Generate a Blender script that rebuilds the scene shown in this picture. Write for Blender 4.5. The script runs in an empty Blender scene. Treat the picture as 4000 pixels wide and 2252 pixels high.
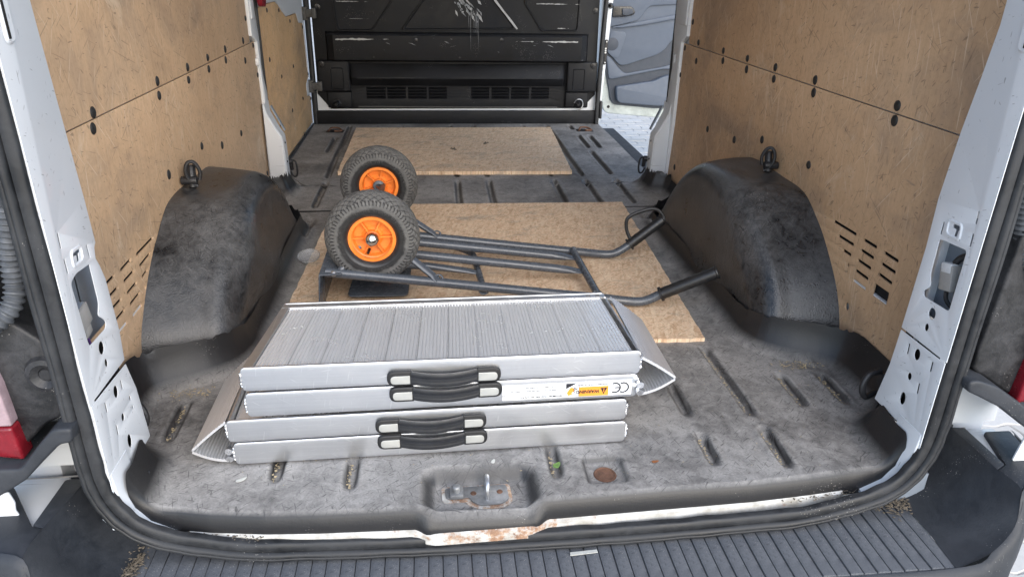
import bpy, bmesh, math, random
import numpy as np
from mathutils import Vector, Matrix
random.seed(7); RNG = np.random.RandomState(5)
SC = bpy.context.scene
COL = SC.collection
R = math.radians

# ------------------------------------------------------------------ camera
cam_d = bpy.data.cameras.new('camera'); cam = bpy.data.objects.new('camera', cam_d); COL.objects.link(cam)
cam_d.sensor_width = 36; cam_d.lens = 25.67; cam_d.clip_start = 0.02; cam_d.clip_end = 2000
cx_, cu_, cf_ = (0.9943, -0.10477, 0.01955), (0.02542, 0.4113, 0.91114), (0.1035, 0.90546, -0.41162)
cam.matrix_world = Matrix(((cx_[0], cu_[0], -cf_[0], -0.175), (cx_[1], cu_[1], -cf_[1], -1.088),
                           (cx_[2], cu_[2], -cf_[2], 0.934), (0, 0, 0, 1)))
SC.camera = cam
# ------------------------------------------------------------------ sky and sun
SUN_EL, SUN_AZ = 30, 164          # azimuth: compass-like angle of the direction the light comes from, 0 = +y, clockwise
world = bpy.data.worlds.new('World'); SC.world = world; world.use_nodes = True
wn = world.node_tree.nodes; wl = world.node_tree.links
bg = wn['Background']; sky = wn.new('ShaderNodeTexSky'); sky.sky_type = 'NISHITA'
sky.sun_disc = False; sky.sun_elevation = R(SUN_EL); sky.sun_rotation = R(SUN_AZ)
sky.air_density = 1.0; sky.dust_density = 1.2; sky.ozone_density = 1.2
wl.new(sky.outputs[0], bg.inputs[0]); bg.inputs[1].default_value = 0.15
sun_d = bpy.data.lights.new('sun', 'SUN'); sun = bpy.data.objects.new('sun', sun_d); COL.objects.link(sun)
sun_d.energy = 1.5; sun_d.angle = R(80); sun_d.color = (1.0, 0.985, 0.96)
a = R(SUN_AZ); e = R(SUN_EL)
sdir = Vector((math.sin(a) * math.cos(e), math.cos(a) * math.cos(e), math.sin(e)))
sun.rotation_euler = sdir.to_track_quat('Z', 'Y').to_euler()
SC.view_settings.view_transform = 'Standard'; SC.view_settings.look = 'None'
SC.view_settings.gamma = 1; SC.view_settings.use_curve_mapping = False
SC.view_settings.exposure = 1.2
SC.render.engine = 'CYCLES'
SC.cycles.use_denoising = True
SC.cycles.max_bounces = 7; SC.cycles.diffuse_bounces = 4; SC.cycles.glossy_bounces = 4
SC.cycles.transmission_bounces = 8; SC.cycles.sample_clamp_indirect = 6

# ------------------------------------------------------------------ material kit
class NT:
    def __init__(s, name):
        s.m = bpy.data.materials.new(name); s.m.use_nodes = True
        s.t = s.m.node_tree; s.b = s.t.nodes['Principled BSDF']; s.tc = None
    def n(s, typ, **kw):
        x = s.t.nodes.new(typ)
        for k, v in kw.items():
            if k.startswith('i_'):
                key = k[2:]; key = int(key) if key.isdigit() else key.replace('_', ' ')
                s.set(x.inputs[key], v)
            else: setattr(x, k, v)
        return x
    def set(s, sock, v):
        if hasattr(v, 'is_output') or isinstance(v, bpy.types.NodeSocket): s.t.links.new(v, sock)
        else:
            if isinstance(v, tuple) and len(v) == 3 and sock.type == 'RGBA': v = v + (1,)
            sock.default_value = v
    def P(s, **kw):
        for k, v in kw.items(): s.set(s.b.inputs[k.replace('_', ' ')], v)
    def co(s, scale=(1, 1, 1), rot=(0, 0, 0), loc=(0, 0, 0), kind='Object'):
        if s.tc is None: s.tc = s.n('ShaderNodeTexCoord')
        mp = s.n('ShaderNodeMapping'); s.t.links.new(s.tc.outputs[kind], mp.inputs[0])
        mp.inputs['Scale'].default_value = scale; mp.inputs['Rotation'].default_value = rot; mp.inputs['Location'].default_value = loc
        return mp.outputs[0]
    def noise(s, scale, detail=4, rough=.6, vec=None, dist=0):
        x = s.n('ShaderNodeTexNoise'); x.inputs['Scale'].default_value = scale; x.inputs['Detail'].default_value = detail
        x.inputs['Roughness'].default_value = rough; x.inputs['Distortion'].default_value = dist
        s.t.links.new(vec if vec is not None else s.co(), x.inputs['Vector']); return x.outputs['Fac']
    def vor(s, scale, vec=None, feature='F1', out='Distance', rnd=1):
        x = s.n('ShaderNodeTexVoronoi', feature=feature); x.inputs['Scale'].default_value = scale
        if 'Randomness' in x.inputs: x.inputs['Randomness'].default_value = rnd
        s.t.links.new(vec if vec is not None else s.co(), x.inputs['Vector']); return x.outputs[out]
    def ramp(s, fac, *stops):
        x = s.n('ShaderNodeValToRGB'); s.t.links.new(fac, x.inputs[0]); el = x.color_ramp.elements
        while len(el) < len(stops): el.new(.5)
        for q, (p, c) in zip(el, stops):
            q.position = p; q.color = (c, c, c, 1) if not isinstance(c, tuple) else c + (1,)
        return x.outputs[0]
    def mix(s, fac, a, b, mode='MIX'):
        x = s.n('ShaderNodeMix', data_type='RGBA', blend_type=mode)
        s.set(x.inputs[0], fac); s.set(x.inputs[6], a); s.set(x.inputs[7], b); return x.outputs[2]
    def math(s, op, a, b=0.0, clamp=False):
        x = s.n('ShaderNodeMath', operation=op, use_clamp=clamp); s.set(x.inputs[0], a); s.set(x.inputs[1], b); return x.outputs[0]
    def sep(s, vec):
        x = s.n('ShaderNodeSeparateXYZ'); s.t.links.new(vec, x.inputs[0]); return x.outputs
    def bump(s, h, strength=.3, dist=.002, prev=None):
        x = s.n('ShaderNodeBump'); x.inputs['Strength'].default_value = strength; x.inputs['Distance'].default_value = dist
        s.t.links.new(h, x.inputs['Height'])
        if prev is not None: s.t.links.new(prev, x.inputs['Normal'])
        s.t.links.new(x.outputs[0], s.b.inputs['Normal']); return x.outputs[0]

M = {}
def simple(key, col, rough=.5, metal=0.0, wear=.25, scale=25, bump=0.0, bscale=400, spec=.5):
    k = NT(key)
    n = k.noise(scale, 6, .65)
    dark = tuple(c * (1 - wear) for c in col); lite = tuple(min(1, c * (1 + wear * .6)) for c in col)
    k.P(Base_Color=k.ramp(n, (.3, dark), (.7, lite)), Metallic=metal,
        Roughness=k.ramp(k.noise(scale * 2.3, 4), (.3, max(.04, rough - .1)), (.7, min(1, rough + .1))))
    k.b.inputs['Specular IOR Level'].default_value = spec
    if bump: k.bump(k.noise(bscale, 3), bump, .001)
    M[key] = k.m; return k

def dashes(k, L, W, th, rots, axis='z', seed=0.0):
    """sparse short straight marks, about L long and W wide, in the given directions"""
    out = None
    for i, r_ in enumerate(rots):
        rot = {'x': (r_, 0, 0), 'y': (0, r_, 0), 'z': (0, 0, r_), 'a': (r_ * 1.3, r_ * .7 + 1, r_)}[axis]
        v = k.co((1, 1, 1), rot, (seed + i * 1.7, seed * .6 + i, seed * 1.3 - i))
        mp = k.n('ShaderNodeMapping'); k.t.links.new(v, mp.inputs[0])
        mp.inputs['Scale'].default_value = {'x': (6, 1 / L, 1 / W), 'y': (1 / L, 6, 1 / W)}.get(axis, (1 / L, 1 / W, 1 / W if axis == 'a' else 6))
        d = k.ramp(k.noise(1, 1, .5, mp.outputs[0]), (th, 0.0), (th + .035, 1.0))
        out = d if out is None else k.math('MAXIMUM', out, d)
    return out
def mk_ply(key, tone=(1, 1, 1), seed=0.0):
    k = NT(key)
    c = lambda r, g, b: (r * tone[0], g * tone[1], b * tone[2])
    big = k.noise(1.6, 5, .6, k.co(loc=(seed, seed * 2, seed)))
    base = k.ramp(big, (.30, c(.49, .325, .200)), (.5, c(.60, .405, .252)), (.70, c(.67, .465, .300)))
    grain = k.noise(1, 4, .7, k.co((70, 90, 7), loc=(seed, 0, 0)), .6)
    col = k.mix(k.ramp(grain, (.36, .30), (.55, 0.0)), base, k.mix(1.0, base, (.74, .69, .64), 'MULTIPLY'))
    fl = k.noise(1, 2, .5, k.co((120, 150, 34), loc=(0, seed, 0)), .15)
    area = k.ramp(k.noise(4.5, 4, .6, k.co(loc=(seed, 2, 8))), (.40, .15), (.62, 1.0))
    col = k.mix(k.math('MULTIPLY', k.ramp(fl, (.655, 0.0), (.70, .75)), area), col, c(.20, .125, .07))
    fine = k.noise(120, 3, .7, k.co(loc=(seed, 3, 0)))
    col = k.mix(k.ramp(fine, (.36, .20), (.52, 0.0)), col, c(.34, .225, .125))
    stain = k.noise(2.6, 6, .72, k.co((1, .7, 1.2), loc=(4 + seed, 1, 2)), .5)
    col = k.mix(k.ramp(stain, (.47, 0.0), (.70, .55)), col, (.20, .165, .14))
    pale = k.noise(7, 6, .72, k.co((1, 1, .6), loc=(1 + seed, 7, 3)), .5)
    col = k.mix(k.ramp(pale, (.60, 0.0), (.74, .55)), col, (.74, .62, .47))
    col = k.mix(k.math('MULTIPLY', dashes(k, .10, .0045, .715, (.35, 1.25, -.5), 'x', seed), .42), col, (.15, .105, .07))
    col = k.mix(k.math('MULTIPLY', dashes(k, .14, .0045, .70, (.9, -1.0, 1.7), 'x', seed + 4), .40), col, (.80, .665, .50))
    col = k.mix(k.math('MULTIPLY', dashes(k, .030, .006, .715, (.1, 1.5, .8), 'x', seed + 7), .5), col, (.11, .075, .05))
    scuffs = k.ramp(k.noise(1, 5, .75, k.co((1, 9, 26), loc=(seed, 5, 1)), .6), (.66, 0.0), (.74, .6))
    col = k.mix(scuffs, col, (.16, .14, .12))
    k.P(Base_Color=col, Roughness=k.ramp(stain, (.4, .60), (.7, .78)))
    k.bump(k.math('ADD', grain, k.math('MULTIPLY', fine, .4)), .15, .001)
    M[key] = k.m
mk_ply('ply_left', (1.0, 1.0, .98), 0.0); mk_ply('ply_right', (.98, .96, .92), 5.3); mk_ply('ply_door', (1.04, .98, .82), 9.1)

def mk_liner(key, dark, dust, amount, gloss, patch=5.0, grainb=.5, lines=.5, settle=0.0):
    k = NT(key)
    big = k.noise(patch, 6, .66); mid = k.noise(34, 5, .7, None, .8); fin = k.noise(240, 3, .7)
    f = k.math('ADD', k.math('MULTIPLY', big, .62), k.math('MULTIPLY', mid, .38))
    f = k.ramp(f, (.5 - amount * .22, 0.0), (.5 + (1 - amount) * .1 + .07, 1.0))
    f = k.math('MULTIPLY', f, k.ramp(fin, (.34, .74), (.60, 1.0)))
    tone = k.mix(k.noise(2.3, 3), dust, tuple(c * .74 for c in dust))
    if settle:
        gn = k.n('ShaderNodeNewGeometry'); nz = k.sep(gn.outputs['Normal'])[2]
        f = k.math('MULTIPLY', f, k.ramp(nz, (.55, 1 - settle), (.985, 1.0)))
    col = k.mix(f, dark, tone)
    if lines:
        d1 = dashes(k, .030, .0034, .685, (.3, 1.3, 2.3, -.6), 'z' if settle else 'a', 1.0)
        col = k.mix(k.math('MULTIPLY', d1, lines), col, tuple(c * .8 for c in dark))
        d2 = dashes(k, .045, .0030, .735, (.8, 1.9), 'z' if settle else 'a', 5.0)
        if settle < .9: col = k.mix(k.math('MULTIPLY', d2, lines * .6), col, tuple(min(1, c * 1.35) for c in dust))
    sp = k.math('MULTIPLY', k.ramp(k.vor(210), (.10, 1.0), (.16, 0.0)), k.ramp(k.noise(9, 3), (.58, 0.0), (.66, 1.0)))
    col = k.mix(sp, col, (.44, .42, .39))
    k.P(Base_Color=col, Roughness=k.math('ADD', k.math('MULTIPLY', f, .28), gloss))
    g = k.vor(300, feature='SMOOTH_F1')
    k.bump(k.math('ADD', g, k.math('MULTIPLY', fin, .5)), grainb, .0010)
    M[key] = k.m; return k
mk_liner('liner', (.0105, .0105, .012), (.38, .366, .350), .96, .44, 3.4, .2, .55, .98)
mk_liner('arch', (.0065, .0069, .0083), (.120, .120, .122), .50, .26, 3.5, .5, .5, .2)
mk_liner('arch_front', (.012, .0125, .0145), (.15, .148, .145), .55, .45, 6.0, .6)
mk_liner('bumper', (.014, .0165, .021), (.040, .044, .052), .55, .46, 4.0, .22, .2)
mk_liner('step', (.034, .038, .047), (.135, .143, .158), .95, .46, 6.0, .2, .5)
mk_liner('housing', (.006, .0064, .0075), (.05, .05, .055), .25, .45, 8.0, .25)
mk_liner('seal', (.0062, .0070, .0086), (.036, .038, .042), .45, .46, 7.0, .06, .1)
mk_liner('bulkhead', (.0042, .0044, .0054), (.014, .015, .019), .40, .46, 3.0, .08, .35).b.inputs['Specular IOR Level'].default_value = .28

k = NT('white_paint')
n1 = k.noise(7, 7, .7); col = k.mix(k.ramp(n1, (.55, 0.0), (.8, .25)), (.66, .685, .715), (.52, .515, .505))
s = dashes(k, .020, .004, .745, (.4, 1.6, 2.4), 'x', 2.0); col = k.mix(k.math('MULTIPLY', s, .6), col, (.18, .18, .19))
sp = k.math('MULTIPLY', k.ramp(k.vor(75), (.05, 1.0), (.08, 0.0)), k.ramp(k.noise(4, 3), (.60, 0.0), (.66, 1.0)))
col = k.mix(sp, col, (.08, .075, .07))
k.P(Base_Color=col, Roughness=.33); k.b.inputs['Coat Weight'].default_value = .25; k.bump(k.noise(90, 3), .04, .001); M['white_paint'] = k.m

k = NT('sill_paint')
x, y, z = k.sep(k.co())
cen = k.ramp(k.math('ABSOLUTE', k.math('ADD', x, .06)), (.06, 1.0), (.22, 0.0))
ru = k.math('ADD', k.math('MULTIPLY', cen, .17), k.math('MULTIPLY', k.noise(34, 6, .75), 1.0))
f = k.ramp(ru, (.60, 0.0), (.72, 1.0))
rust = k.ramp(k.noise(60, 5, .7), (.3, (.16, .085, .055)), (.52, (.33, .20, .125)), (.72, (.55, .42, .30)))
k.P(Base_Color=k.mix(f, k.ramp(k.noise(30, 5), (.35, (.36, .34, .30)), (.6, (.56, .555, .53))), rust), Roughness=k.ramp(f, (0, .35), (1, .85)))
k.bump(f, .3, .001); M['sill_paint'] = k.m

k = NT('osb')
def strands(rot, sc, loc):
    v0 = k.co((1, 1, 1), (0, 0, rot), loc); mp2 = k.n('ShaderNodeMapping'); k.t.links.new(v0, mp2.inputs[0]); mp2.inputs['Scale'].default_value = (sc, sc * 6.5, sc); v = mp2.outputs[0]
    d = k.n('ShaderNodeTexNoise'); d.inputs['Scale'].default_value = .5; k.t.links.new(v, d.inputs['Vector'])
    w = k.n('ShaderNodeVectorMath', operation='ADD'); k.t.links.new(v, w.inputs[0]); k.t.links.new(d.outputs['Color'], w.inputs[1])
    vo = k.n('ShaderNodeTexVoronoi'); vo.inputs['Scale'].default_value = 1; k.t.links.new(w.outputs[0], vo.inputs['Vector'])
    return vo.outputs['Color'], vo.outputs['Distance']
lay = None
for i, (ro, sc_) in enumerate(((.15, 17), (1.2, 20), (-.7, 18), (2.2, 23), (-1.35, 19))):
    cc, dd = strands(ro, sc_, (i * 2.3, i * 1.1, 0))
    g = k.sep(cc)[0]
    if lay is None: lay = g; gg = cc; hgt = g
    else:
        cho = k.math('GREATER_THAN', k.sep(cc)[1], .55)
        lay = k.mix(cho, lay, g); hgt = lay
tone = k.ramp(lay, (.02, (.60, .405, .255)), (.25, (.69, .490, .325)), (.62, (.73, .535, .365)), (.98, (.78, .60, .425)))
fl = k.noise(60, 4, .7, None, 1.5)
tone = k.mix(k.ramp(fl, (.62, 0.0), (.74, .35)), tone, (.26, .165, .09))
tone = k.mix(k.math('MULTIPLY', dashes(k, .035, .005, .63, (.3, 1.4, 2.4, -.5), 'z', .4), .40), tone, (.28, .17, .095)); tone = k.mix(k.math('MULTIPLY', dashes(k, .04, .006, .63, (.9, 1.9, -.2), 'z', 3.4), .45), tone, (.84, .70, .50))
dirt = k.noise(6, 9, .74, k.co((.7, 1.6, 1)), .7)
tone = k.mix(k.ramp(dirt, (.53, 0.0), (.72, .75)), tone, (.22, .205, .19))
grit = k.math('MULTIPLY', k.ramp(k.noise(110, 4, .75), (.60, 0.0), (.68, 1.0)), k.ramp(k.noise(4.2, 5, .7, k.co((.6, 1.8, 1), loc=(3, 1, 0))), (.50, 0.0), (.60, 1.0)))
tone = k.mix(k.math('MULTIPLY', grit, .6), tone, (.07, .065, .06))
k.P(Base_Color=tone, Roughness=.8); k.bump(lay, .35, .001); M['osb'] = k.m

def mk_alu(key, col, rough, stretch, dull=.35, met=1.0, scr=.4):
    k = NT(key)
    br = k.noise(1, 4, .6, k.co(stretch)); cl = k.noise(7, 6, .7); f2 = k.noise(45, 5, .7)
    c = k.mix(k.ramp(cl, (.35, 0.0), (.7, dull)), col, tuple(v * .72 for v in col))
    c = k.mix(k.ramp(br, (.4, .16), (.65, 0.0)), c, tuple(v * .6 for v in col))
    c = k.mix(k.math('MULTIPLY', dashes(k, .05, .004, .70, (.2, 1.4, -.6), 'y', 2.0), scr), c, (.95, .96, .97)); c = k.mix(k.math('MULTIPLY', k.ramp(k.noise(14, 5, .75, k.co((1, 1, .5))), (.58, 0.0), (.72, .5)), scr), c, tuple(v * .55 for v in col))
    k.P(Base_Color=c, Metallic=met, Roughness=k.math('ADD', k.math('MULTIPLY', cl, .30), k.math('ADD', k.math('MULTIPLY', f2, .12), rough - .17)))
    b1 = k.bump(k.noise(5, 2), .10, .010) if key == 'alu_rail' else None; k.bump(br, .05, .0005, b1); M[key] = k.m
mk_alu('alu_rail', (.74, .752, .775), .36, (6, 200, 260)); mk_alu('alu_deck', (.90, .90, .90), .20, (160, 5, 160), .15, .62, .1)
mk_alu('alu_lip', (.92, .92, .93), .33, (180, 8, 180), .2, .80, .3)

simple('weld', (.85, .86, .88), .3, 1.0, .2, 60, .5, 120)
simple('frame_paint', (.068, .078, .094), .27, 0, .14, 20)
simple('grip', (.012, .012, .013), .42, 0, .3, 60, .1)
simple('orange_plastic', (.80, .215, .028), .45, 0, .22, 45, .05)
simple('chrome', (.86, .87, .88), .07, 1.0, .05, 30)
simple('axle_steel', (.20, .13, .10), .55, .6, .45, 60, .2)
simple('zinc', (.50, .51, .53), .38, .9, .25, 60)
simple('hub_grey', (.10, .11, .125), .5, 0, .2, 50)
simple('strap', (.016, .017, .020), .45, 0, .3, 50, .25, 260)
simple('strap_edge', (.010, .010, .011), .5, 0, .2, 90, .35, 700)
simple('satin_cap', (.43, .43, .405), .38, .35, .06, 30)
simple('cap_rubber', (.017, .0165, .016), .55, 0, .2, 80)
simple('hole_dark', (.006, .006, .007), .9, 0, .1, 20)
simple('inner_grey', (.20, .23, .27), .6, 0, .15, 10)
simple('connector', (.30, .29, .275), .5, 0, .12, 30)
simple('connector_clear', (.55, .56, .57), .25, 0, .1, 30)
simple('wire_purple', (.16, .07, .28), .45); simple('wire_black', (.015, .015, .017), .5, 0, .3, 60, .4, 200)
simple('hose', (.085, .092, .102), .55, 0, .35, 60, .1)
simple('door_trim', (.078, .096, .128), .55, 0, .06, 14, .12, 500)
simple('door_trim_dark', (.040, .048, .063), .6, 0, .08, 14, .12, 500)
simple('door_frame', (.42, .46, .44), .45, 0, .30, 16)
simple('black_gloss', (.012, .012, .014), .3, 0, .2, 40)
simple('red_plastic', (.22, .012, .022), .35, 0, .2, 30)
simple('clip_grey', (.075, .072, .068), .6, 0, .35, 70)
simple('latch_steel', (.24, .245, .25), .5, .5, .3, 70, .15, 200)
simple('scuff_white', (.42, .42, .415), .7, 0, .18, 120, .2, 300)
simple('scuff_grey', (.26, .27, .28), .7, 0, .4, 120)
simple('rust', (.13, .065, .04), .9, 0, .5, 60, .4, 200)
simple('label_white', (.80, .81, .82), .35, 0, .03, 20); simple('label_orange', (.87, .30, .035), .4, 0, .05, 20)
simple('ink', (.018, .018, .022), .5, 0, .05, 20); simple('ink_grey', (.10, .10, .11), .5, 0, .05, 20)
simple('leaf_green', (.10, .20, .035), .6, 0, .3, 200); simple('leaf_brown', (.26, .10, .04), .7, 0, .3, 200)
simple('flake_pale', (.52, .52, .48), .7, 0, .2, 100); simple('straw', (.42, .34, .21), .8, 0, .45, 35)
simple('soil', (.14, .115, .085), .9, 0, .5, 60, .4, 200)
simple('lens_white', (.34, .25, .27), .22, 0, .2, 40); k = simple('lens_red', (.20, .010, .018), .22, 0, .35, 30, .2, 120)
k = NT('clear_plastic'); k.P(Base_Color=(.96, .97, .98), Roughness=.08, Transmission_Weight=.82, IOR=1.45); k.bump(k.noise(40, 2), .1, .001); M['clear_plastic'] = k.m

k = NT('tyre')
x, y, z = k.sep(k.co())
rad = k.math('SQRT', k.math('ADD', k.math('MULTIPLY', x, x), k.math('MULTIPLY', z, z)))
jag = k.math('ADD', rad, k.math('MULTIPLY', k.math('SUBTRACT', k.noise(32, 6, .75), .5), .026))
side = k.math('MULTIPLY', k.ramp(k.math('MULTIPLY', jag, 5), (.440, 0.0), (.470, 1.0)), k.ramp(k.noise(16, 4), (.30, .55), (.55, 1.0)))
at = k.n('ShaderNodeAttribute', attribute_name='tread'); tf = at.outputs['Fac']
base = k.ramp(k.noise(70, 5, .7), (.35, (.013, .013, .014)), (.7, (.028, .028, .029)))
dusty = k.ramp(k.noise(55, 6, .7), (.3, (.066, .066, .065)), (.7, (.135, .132, .128)))
f = k.math('MULTIPLY', side, k.math('SUBTRACT', 1.0, tf))
k.P(Base_Color=k.mix(f, base, dusty), Roughness=k.math('ADD', k.math('MULTIPLY', f, .35), .42)); k.bump(k.noise(240, 3), .15, .0008); M['tyre'] = k.m
simple('tyre_text', (.045, .045, .045), .5, 0, .2, 60)

k = NT('pavement')
c = k.ramp(k.noise(3, 8, .7), (.3, (.40, .385, .36)), (.55, (.52, .505, .48)), (.75, (.58, .57, .55)))
c = k.mix(k.ramp(k.noise(90, 5, .7), (.5, 0.0), (.75, .4)), c, (.32, .30, .28))
c = k.mix(k.ramp(k.noise(.9, 6, .7), (.52, 0.0), (.7, .35)), c, (.36, .33, .29))
k.P(Base_Color=c, Roughness=.85); k.bump(k.noise(120, 4), .3, .002); M['pavement'] = k.m
k = NT('paver'); oi = k.n('ShaderNodeObjectInfo')
c = k.mix(k.ramp(k.noise(40, 6, .7), (.35, 0.0), (.75, .5)), k.ramp(oi.outputs['Random'], (0.0, (.50, .475, .435)), (.5, (.56, .535, .495)), (1.0, (.60, .58, .545))), (.40, .38, .36))
k.P(Base_Color=c, Roughness=.85); k.bump(k.noise(160, 4), .3, .0015); M['paver'] = k.m

# ------------------------------------------------------------------ mesh kit
def finish(me, ang=35):
    bm = bmesh.new(); bm.from_mesh(me); bmesh.ops.recalc_face_normals(bm, faces=bm.faces); bm.to_mesh(me); bm.free()
    for p in me.polygons: p.use_smooth = True
    me.set_sharp_from_angle(angle=R(ang))
def link(name, me, mats, parent=None, ang=35, fin=True, **tags):
    if not isinstance(mats, (list, tuple)): mats = [mats]
    for m_ in mats: me.materials.append(M[m_])
    if fin: finish(me, ang)
    o = bpy.data.objects.new(name, me); COL.objects.link(o)
    if parent is not None:
        o.parent = parent; o.matrix_parent_inverse = PW(parent).inverted()
    for k_, v_ in tags.items(): o[k_] = v_
    return o
_pw = {}
def PW(o):
    """world matrix without a depsgraph update"""
    m = o.matrix_basis.copy()
    if o.parent: m = PW(o.parent) @ o.matrix_parent_inverse @ m
    return m
def root(name, loc, label, cat, group=None):
    o = bpy.data.objects.new(name, None); COL.objects.link(o); o.location = loc; o.empty_display_size = .05
    o['label'] = label; o['category'] = cat
    if group: o['group'] = group
    return o
def dup(o, name=None, parent=None, M4=None):
    c = o.copy(); COL.objects.link(c)
    if name: c.name = name
    if parent is not None: c.parent = parent
    if M4 is not None: c.matrix_basis = M4
    return c
class MB:
    def __init__(s): s.v = []; s.f = []
    def add(s, v, f):
        o = len(s.v); s.v += [tuple(p) for p in v]; s.f += [tuple(i + o for i in q) for q in f]; return s
    def box(s, a, b, M4=None):
        (x0, y0, z0), (x1, y1, z1) = a, b
        v = [(x0, y0, z0), (x1, y0, z0), (x1, y1, z0), (x0, y1, z0), (x0, y0, z1), (x1, y0, z1), (x1, y1, z1), (x0, y1, z1)]
        if M4 is not None: v = [tuple(M4 @ Vector(p)) for p in v]
        return s.add(v, [(0, 3, 2, 1), (4, 5, 6, 7), (0, 1, 5, 4), (1, 2, 6, 5), (2, 3, 7, 6), (3, 0, 4, 7)])
    def hexa(s, v): return s.add(v, [(0, 3, 2, 1), (4, 5, 6, 7), (0, 1, 5, 4), (1, 2, 6, 5), (2, 3, 7, 6), (3, 0, 4, 7)])
    def tube(s, pts, r, n=12, cap=True, flat=None):
        pts = [Vector(p) for p in pts]; N = len(pts)
        rr = r if isinstance(r, (list, tuple)) else [r] * N
        up = Vector((0, 0, 1)); rings = []
        d0 = (pts[1] - pts[0]).normalized()
        if abs(d0.z) > .9: up = Vector((1, 0, 0))
        side = d0.cross(up).normalized()
        for i, p in enumerate(pts):
            d = (pts[min(i + 1, N - 1)] - pts[max(i - 1, 0)]).normalized()
            side = (side - d * side.dot(d)).normalized(); nn = side.cross(d).normalized()
            fl = flat[i] if flat else 1
            rings.append([p + side * math.cos(t) * rr[i] * (2 - fl if fl < 1 else 1) + nn * math.sin(t) * rr[i] * fl for t in [2 * math.pi * j / n for j in range(n)]])
        v = [q for g in rings for q in g]
        f = [(i * n + j, i * n + (j + 1) % n, (i + 1) * n + (j + 1) % n, (i + 1) * n + j) for i in range(N - 1) for j in range(n)]
        if cap: f += [tuple(range(n - 1, -1, -1)), tuple((N - 1) * n + j for j in range(n))]
        return s.add(v, f)
    def lathe(s, prof, M4, n=32, closed=False):
        """profile (radius, axial); axis = local z"""
        v = []; P_ = len(prof)
        for j in range(n):
            t = 2 * math.pi * j / n
            v += [tuple(M4 @ Vector((r * math.cos(t), r * math.sin(t), h))) for r, h in prof]
        f = []
        for j in range(n):
            k2 = (j + 1) % n
            for i in range(P_ if closed else P_ - 1):
                i2 = (i + 1) % P_
                f.append((j * P_ + i, k2 * P_ + i, k2 * P_ + i2, j * P_ + i2))
        return s.add(v, f)
    def prism(s, pts, d):
        """closed polygon (list of 3d) extruded by vector d"""
        n = len(pts); d = Vector(d); v = [Vector(p) for p in pts] + [Vector(p) + d for p in pts]
        return s.add(v, [tuple(range(n - 1, -1, -1)), tuple(range(n, 2 * n))] + [(i, (i + 1) % n, n + (i + 1) % n, n + i) for i in range(n)])
    def grid(s, P):
        P = np.asarray(P); r, c = P.shape[:2]
        return s.add(P.reshape(-1, 3).tolist(), [(i * c + j, i * c + j + 1, (i + 1) * c + j + 1, (i + 1) * c + j) for i in range(r - 1) for j in range(c - 1)])
    def mesh(s, name='mesh'):
        me = bpy.data.meshes.new(name); me.from_pydata(s.v, [], s.f); me.update(); return me
    def build(s, name, mats, parent=None, bevel=0, seg=2, ang=35, **tags):
        me = s.mesh(name)
        if bevel:
            bm = bmesh.new(); bm.from_mesh(me); bmesh.ops.recalc_face_normals(bm, faces=bm.faces)
            ed = [e_ for e_ in bm.edges if len(e_.link_faces) == 2 and e_.calc_face_angle(0) > R(25)]
            bmesh.ops.bevel(bm, geom=ed, offset=bevel, segments=seg, profile=.5, affect='EDGES', clamp_overlap=True)
            bm.to_mesh(me); bm.free()
        return link(name, me, mats, parent, ang, **tags)

def rounded(pts, r, n=4):
    out = []; N = len(pts)
    rs = r if isinstance(r, (list, tuple)) else [r] * N
    for i in range(N):
        p = Vector(pts[i]); a_ = Vector(pts[i - 1]) - p; b_ = Vector(pts[(i + 1) % N]) - p
        q = min(rs[i], a_.length * .48, b_.length * .48)
        if q < 1e-5: out.append(tuple(p)); continue
        A = p + a_.normalized() * q; B = p + b_.normalized() * q
        for j in range(n + 1):
            t = j / n; out.append(tuple(A * (1 - t) ** 2 + p * 2 * t * (1 - t) + B * t * t))
    return out
def ell(c, rx, ry, n=14, rot=0):
    return [(c[0] + math.cos(t) * rx * math.cos(rot) - math.sin(t) * ry * math.sin(rot), c[1] + math.cos(t) * rx * math.sin(rot) + math.sin(t) * ry * math.cos(rot)) for t in [2 * math.pi * j / n for j in range(n)]]
def slot(p, q, w):
    p = Vector(p); q = Vector(q); d = (q - p).normalized(); nn = Vector((-d.y, d.x)) * w / 2
    return rounded([tuple(p - nn), tuple(q - nn), tuple(q + nn), tuple(p + nn)], w * .45, 3)
def shape_mesh(outline, holes, th, mapf, bevel=0.0):
    """flat sheet with real holes, thickness th, local (a,b,depth 0..th) -> mapf"""
    cu = bpy.data.curves.new('sheet', 'CURVE'); cu.dimensions = '2D'; cu.fill_mode = 'BOTH'
    cu.extrude = max(th / 2 - bevel, 1e-5); cu.bevel_depth = bevel; cu.bevel_resolution = 2; cu.offset = -bevel
    for loop in [outline] + list(holes):
        sp = cu.splines.new('POLY'); sp.points.add(len(loop) - 1); sp.use_cyclic_u = True
        for p_, q_ in zip(sp.points, loop): p_.co = (q_[0], q_[1], 0, 1)
    ob = bpy.data.objects.new('sheet', cu); COL.objects.link(ob)
    dg = bpy.context.evaluated_depsgraph_get(); me = bpy.data.meshes.new_from_object(ob.evaluated_get(dg))
    bpy.data.objects.remove(ob); bpy.data.curves.remove(cu)
    bm = bmesh.new(); bm.from_mesh(me); bmesh.ops.remove_doubles(bm, verts=bm.verts, dist=2e-5); bm.to_mesh(me); bm.free()
    me.materials.clear()
    for v in me.vertices: v.co = mapf(v.co.x, v.co.y, v.co.z + th / 2)
    me.update(); return me
def mx(x, s=1): return lambda a_, b_, d: (x + s * d, a_, b_)      # sheet in the y-z plane, growing along s*x
def my(y, s=1): return lambda a_, b_, d: (a_, y + s * d, b_)      # sheet in the x-z plane
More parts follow.
